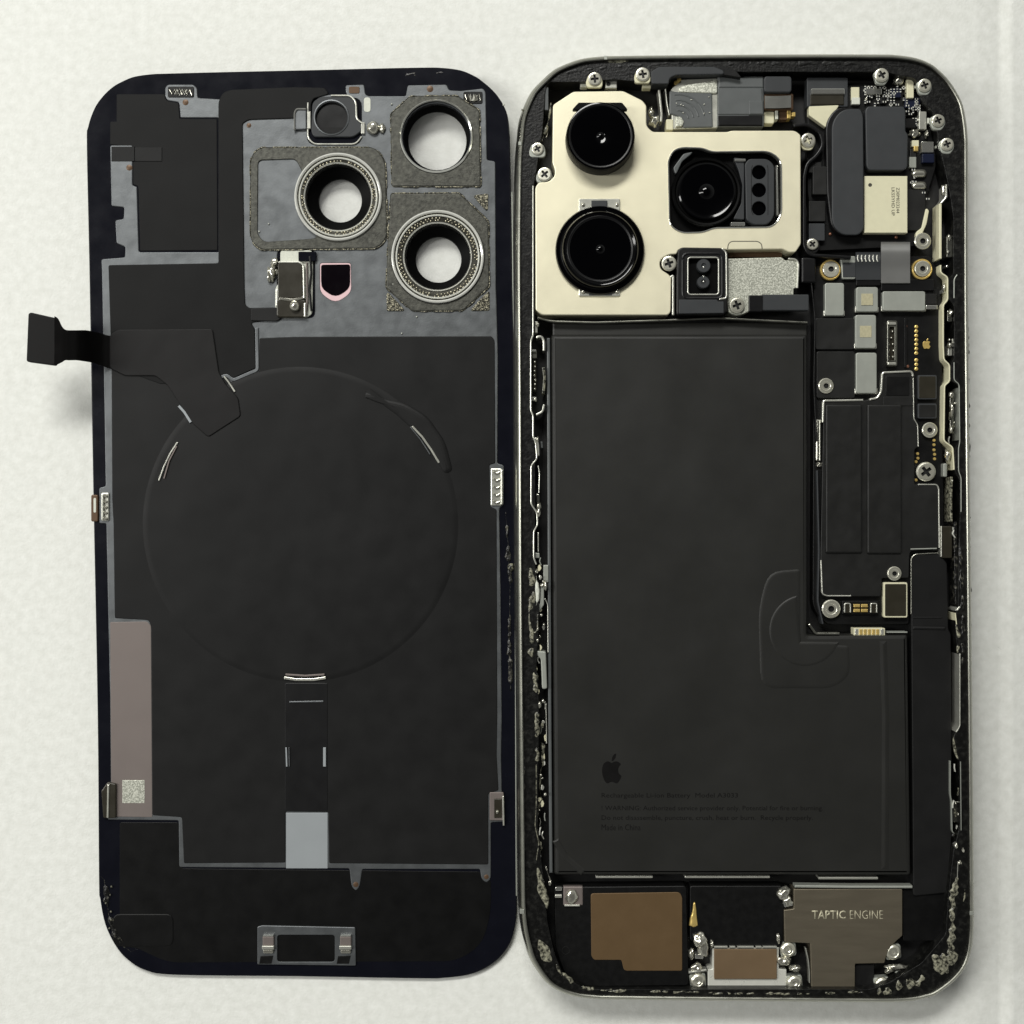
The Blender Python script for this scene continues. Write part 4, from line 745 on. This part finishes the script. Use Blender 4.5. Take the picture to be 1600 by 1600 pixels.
prism('bright_tab', rnd([(1222, 1402), (1234, 1400), (1239, 1415), (1226, 1418)], 1), 4, 5.6, 'chrome', phone, 1); box('bright_tab', 1086, 1491, 1099, 1498, 4, 5.6, 'chrome', phone, 1, 1); strip('bright_tab', [(1076, 1520), (1104, 1516)], 3.4, 4, 5.5, 'bright_steel', phone, 0, 1)
strip('port_wire', [(1259, 1482), (1263, 1500), (1265, 1520), (1265, 1536)], 1.5, 4, 5.2, 'bright_steel', phone, 3, .5)
# ------------------------------------------------------------------ side rails, clips and adhesive remains along the ledge
def rail(path, wd=2.6, z1=7.0, mt='bright_steel', r=4): return strip('side_rail', path, wd, 3, z1+(.1 if z1 >= 6.6 else 0), mt, phone, r, .9)
rail([(833, 290), (833, 524), (829.5, 531), (829.5, 642), (833, 649), (833, 683), (837, 691), (839, 717), (830, 727), (830, 788), (839, 801), (840, 820), (834, 830), (834, 872), (838, 882)], 2.4)
rail([(838, 527), (846, 525), (850, 532), (850, 548)], 3.4, 6.6); rail([(849, 574), (851, 590), (849, 615)], 4, 6.4, 'glue'); rail([(850, 632), (848, 643), (838, 648)], 3.2, 6.6)
rail([(836, 684), (840, 692), (841, 712)], 4, 6.7); rail([(841, 728), (843, 740), (842, 770)], 1.8, 6.2); rail([(841, 832), (841, 862)], 2, 6.2); rail([(846, 690), (847, 700)], 3, 6, 'mid_grey')
for x0, y0, x1, y1, z, mt in [(831, 546, 838, 549.5, 6.7, 'chrome'), (831, 549.5, 839, 560, 6.2, 'frame_metal'), (833, 562, 838, 612, 5.8, 'bronze_window'), (831, 620, 838.5, 626, 6.7, 'chrome'), (836, 502, 840, 520, 6.4, 'bright_steel'), (849, 883, 857, 910, 6.0, 'shield_grey'), (845, 913, 850, 945, 6.4, 'shield_grey'), (835, 864, 843, 872, 6.2, 'shield_grey'), (838, 772, 843, 785, 6.0, 'frame_metal')]:
    box('side_contact', x0, y0, x1, y1, 3, z, mt, phone, 1, 1)
for k in range(7): blob('solder_bead', 835.5+rng.uniform(-1, 1), 566+k*7, 5.7, 2, 2.6, .4, 'solder', phone, k, .5, 1)
for k, (x, y, a, b) in enumerate([(842, 791, 4, 6), (841, 800, 4, 7), (840, 687, 2, 5), (836, 625, 3, 3), (838, 893, 3, 4), (847, 914, 3, 3), (852, 915, 3, 8), (840, 982, 2, 4), (840, 1000, 2, 4), (843, 1101, 3, 6), (840, 508, 3, 4)]): blob('solder_bead', x, y, 6.3, a, b, .6, 'solder', phone, k+3, .5, 2)
prism('hook_clip', rnd([(838, 1017), (853, 1018), (855, 1076), (847, 1077), (845, 1030), (839, 1024)], 3), 4, 6.6, 'shield_grey', phone, 1.6)
prism('hook_clip', rnd([(845, 912), (850, 913), (850, 945), (841, 958), (840, 950), (844, 942)], 2), 4, 6.5, 'shield_grey', phone, 1.2); rail([(851, 935), (856, 944), (856.5, 1020)], 1.6, 6.0); rail([(827, 945), (827, 975), (835, 990), (840, 984), (840, 960)], 2, 6.95, 'glue')
goo('adhesive_residue', [(828, 886, 3), (831, 900, 9), (833, 930, 11), (829, 950, 6), (828, 975, 4), (831, 1000, 9), (832, 1030, 10), (835, 1060, 8), (838, 1085, 9), (839, 1110, 8), (838, 1160, 6), (840, 1190, 6)], 6.85, .35, 'glue', phone, 4, .8, thin=1.1)
goo('adhesive_residue', [(838, 900, 3), (839, 915, 8), (840, 935, 8), (838, 946, 3)], 6.9, .3, 'pale', phone, 5, .4)
goo('adhesive_residue', [(846, 1160, 3), (849, 1166, 8), (848, 1180, 6), (849, 1194, 5), (845, 1202, 8), (843, 1230, 4), (846, 1250, 6), (841, 1262, 5), (838, 1290, 6), (842, 1312, 7), (846, 1325, 5), (840, 1345, 3)], 5.4, .8, 'glue', phone, 6, .8)
rail([(838, 1195), (838, 1260), (836, 1290), (842, 1318), (838, 1345)], 1.4, 6.9, 'glue'); rail([(853, 1100), (854, 1140), (854, 1162)], 1.6, 5.8)
goo('adhesive_residue', [(840, 1355, 3), (843, 1370, 9), (846, 1390, 14), (852, 1406, 9), (855, 1420, 3)], 6.85, .35, 'glue', phone, 7, .3, thin=1.15, gaps=False); goo('adhesive_residue', [(852, 1352, 3), (856, 1365, 8), (860, 1376, 10), (858, 1385, 3)], 5.4, .9, 'solder', phone, 9, .6)
goo('adhesive_residue', [(842, 1468, 3), (848, 1480, 18), (853, 1494, 22), (862, 1503, 4)], 6.85, .35, 'glue', phone, 8, .3, thin=1.15, gaps=False); goo('adhesive_residue', [(868, 1506, 4), (876, 1520, 9), (892, 1533, 9), (910, 1543, 7), (935, 1548, 6), (1000, 1549, 5), (1075, 1550, 5), (1106, 1552, 6), (1250, 1553, 5), (1350, 1550, 5), (1372, 1548, 9)], 6.75, .35, 'glue', phone, 10, .8, thin=1.0)
goo('adhesive_residue', [(1370, 1548, 8), (1385, 1552, 10), (1400, 1544, 14), (1420, 1540, 16), (1440, 1530, 14), (1455, 1520, 22), (1470, 1508, 26), (1484, 1500, 16), (1490, 1486, 10)], 6.86, .32, 'glue', phone, 31, 1.0, thin=1.25)
goo('adhesive_residue', [(1486, 1495, 8), (1486, 1470, 16), (1487, 1445, 10), (1489, 1420, 12), (1490, 1400, 13), (1492, 1385, 12), (1496, 1370, 4)], 6.86, .3, 'glue', phone, 12, .9, thin=1.0, gaps=False); goo('adhesive_residue', [(1508, 1388, 2), (1507, 1400, 7), (1504, 1412, 6), (1500, 1424, 12), (1498, 1428, 4)], 6.8, .2, 'glue', phone, 13, .4)
goo('adhesive_residue', [(1493, 975, 2), (1496, 985, 8), (1498, 993, 10), (1496, 1002, 6), (1497, 1012, 8), (1496, 1021, 3)], 6.75, .4, 'glue', phone, 14, .3); goo('adhesive_residue', [(1489, 1146, 3), (1491, 1160, 7), (1493, 1176, 6), (1498, 1188, 3)], 6.5, .5, 'glue', phone, 15, .5)
goo('adhesive_residue', [(1488, 1302, 4), (1493, 1312, 16), (1495, 1325, 18), (1492, 1336, 10), (1496, 1346, 8), (1497, 1352, 2)], 6.2, .7, 'glue_dark', phone, 16, .5); blob('solder_bead', 1493, 1320, 6.7, 3, 5, .5, 'solder', phone, 4, .3); blob('solder_bead', 1498, 1347, 6.5, 4, 4, .5, 'solder', phone, 7, .5); blob('solder_bead', 1504, 1328, 6.6, 2, 4, .5, 'solder', phone, 9, .5)
rail([(1469.5, 318), (1469.5, 404)], 4, 6.6, 'beige', 0); rail([(1479, 288), (1479, 308), (1470, 318)], 2.6, 6.6); rail([(1470, 414), (1470, 426), (1481, 433), (1481, 469), (1474, 476), (1474, 540), (1475, 562), (1484, 570), (1484, 596), (1476, 602), (1475, 689), (1489, 699), (1491, 734)], 2.3, 6.7, 'beige')
rail([(1496, 429), (1491, 436), (1491, 466)], 2, 6.9, 'shield_grey'); rail([(1491, 566), (1491, 594), (1499, 600), (1500, 691), (1498, 700), (1498, 736), (1502, 746), (1502, 800)], 1.6, 6.95, 'shield_grey'); box('rail_web', 1482, 436, 1491, 468, 4, 6.5, 'shield_grey', phone, 0, .8); box('rail_web', 1485, 571, 1491, 595, 4, 6.5, 'shield_grey', phone, 0, .8)
rail([(1487, 745), (1486, 790), (1487, 815)], 3.6, 6.3, 'glue'); rail([(1493, 815), (1494, 900), (1495, 945)], 5, 6.0, 'glue_dark'); rail([(1500, 948), (1496, 953), (1493, 953)], 3, 7.0); rail([(1493, 958), (1495, 976)], 1.6, 6.9, 'beige')
rail([(1500, 1021), (1500, 1135), (1494, 1144)], 1.8, 7.0); rail([(1501, 1190), (1502, 1298)], 1.0, 6.95, 'shield_grey'); rail([(1485, 1189), (1485, 1241), (1487, 1252), (1488, 1300), (1494, 1305)], 1.4, 6.0, 'shield_grey'); rail([(1497, 1348), (1496, 1375)], 1.2, 6.9)
for x0, y0, x1, y1, z, mt in [(1479, 368, 1488, 402, 6.2, 'frame_metal'), (1478, 414, 1482, 418, 6.2, 'chrome'), (1480, 485, 1488, 503, 6.0, 'frame_metal'), (1481, 540, 1488, 556, 6, 'bright_steel'), (1472, 452, 1477, 458, 6, 'chrome'), (1484, 618, 1490, 672, 5.6, 'frame_metal'), (1474, 724, 1480, 745, 6, 'shield_grey'), (1489, 1252, 1498, 1285, 5.2, 'frame_metal')]:
    box('side_contact', x0, y0, x1, y1, 3, z, mt, phone, 2, 1.2)
for k, (x, y, a, b) in enumerate([(1482, 372, 4, 5), (1480, 395, 3, 3), (1484, 490, 4, 6), (1483, 540, 4, 5), (1485, 617, 4, 5), (1486, 640, 2, 12), (1485, 672, 3, 6), (1480, 711, 5, 9), (1474, 450, 3, 6), (1474, 297, 5, 8)]): blob('solder_bead', x, y, 5.8, a, b, .7, 'solder', phone, k+40, .6, 2)
goo('adhesive_residue', [(1510, 300, 3), (1509, 420, 7), (1511, 520, 7), (1513, 800, 6), (1514, 1000, 8), (1512, 1100, 4)], 6.85, .1, 'glue_dark', phone, 17, .9); goo('adhesive_residue', [(1499, 840, 3), (1502, 880, 8), (1503, 930, 7), (1505, 1010, 9), (1504, 1040, 3)], 6.85, .25, 'glue_dark', phone, 18, .9)
goo('adhesive_residue', [(816, 1095, 3), (817, 1160, 6), (818, 1200, 8), (818, 1260, 5), (820, 1330, 3)], 6.85, .3, 'glue_dark', phone, 19, .9); goo('adhesive_residue', [(815, 170, 3), (820, 180, 9), (823, 192, 8), (821, 206, 4)], 6.8, .2, 'glue', phone, 20, .4); goo('adhesive_residue', [(940, 95, 4), (965, 97, 9), (985, 96, 5)], 6.8, .2, 'glue', phone, 21, .4)
goo('adhesive_residue', [(860, 118, 4), (885, 114, 10), (920, 108, 10), (960, 104, 8), (1000, 102, 9), (1060, 98, 8), (1150, 99, 12), (1250, 99, 13), (1340, 99, 12), (1390, 101, 8), (1430, 106, 6)], 6.85, .14, 'ledge', phone, 22, .5)
# small torn scraps and contact ends caught between the ledge and the battery tray
gr = random.Random(21)
for k in range(46):
    y = 880+k*10.2+gr.uniform(-4, 4); x = 841+(y-880)*.012+gr.uniform(-6, 8); z = gr.uniform(5.4, 6.7); c = gr.random()
    if c < .45: prism('torn_scrap', rnd([(x+gr.uniform(.8, 4)*math.cos(a), y+gr.uniform(2, 7)*math.sin(a)) for a in (0, 1, 2, 3.1, 4.2, 5.2)], 1), z-.4, z, gr.choice(['tin', 'bright_steel', 'glue', 'beige']), phone, .6)
    elif c < .75: strip('torn_scrap', [(x, y-6), (x+gr.uniform(-3, 3), y), (x+gr.uniform(-2, 2), y+6)], gr.uniform(1, 2), z-.5, z, gr.choice(['bright_steel', 'tin', 'shield_grey']), phone, 2, .5)
    else: blob('solder_bead', x, y, z-.3, gr.uniform(1.4, 3), gr.uniform(1.6, 4), .5, 'solder', phone, k, .5, 1)
for k in range(26):
    y = gr.choice([gr.uniform(480, 560), gr.uniform(605, 690), gr.uniform(750, 940), gr.uniform(1190, 1300)]); x = 1484+(y-480)*.012+gr.uniform(-4, 5); z = gr.uniform(5.0, 6.5)
    if gr.random() < .6: strip('torn_scrap', [(x, y-6), (x+gr.uniform(-3, 3), y), (x+gr.uniform(-2, 2), y+6)], gr.uniform(1, 2.2), z-.5, z, gr.choice(['bright_steel', 'tin', 'glue']), phone, 2, .5)
    else: blob('solder_bead', x, y, z-.3, gr.uniform(1.4, 3), gr.uniform(1.6, 4), .5, 'solder', phone, k, .5, 1)
# a fleck of lint on the tabletop
f = goo('lint_fleck', [(1559, 1011, 1.2), (1562, 1013, 2), (1565, 1015, 1)], 0, .15, 'ink', None, 2, .3)
f['label'] = 'tiny dark lint fleck on the bare tabletop beside the phone body'; f['category'] = 'lint'
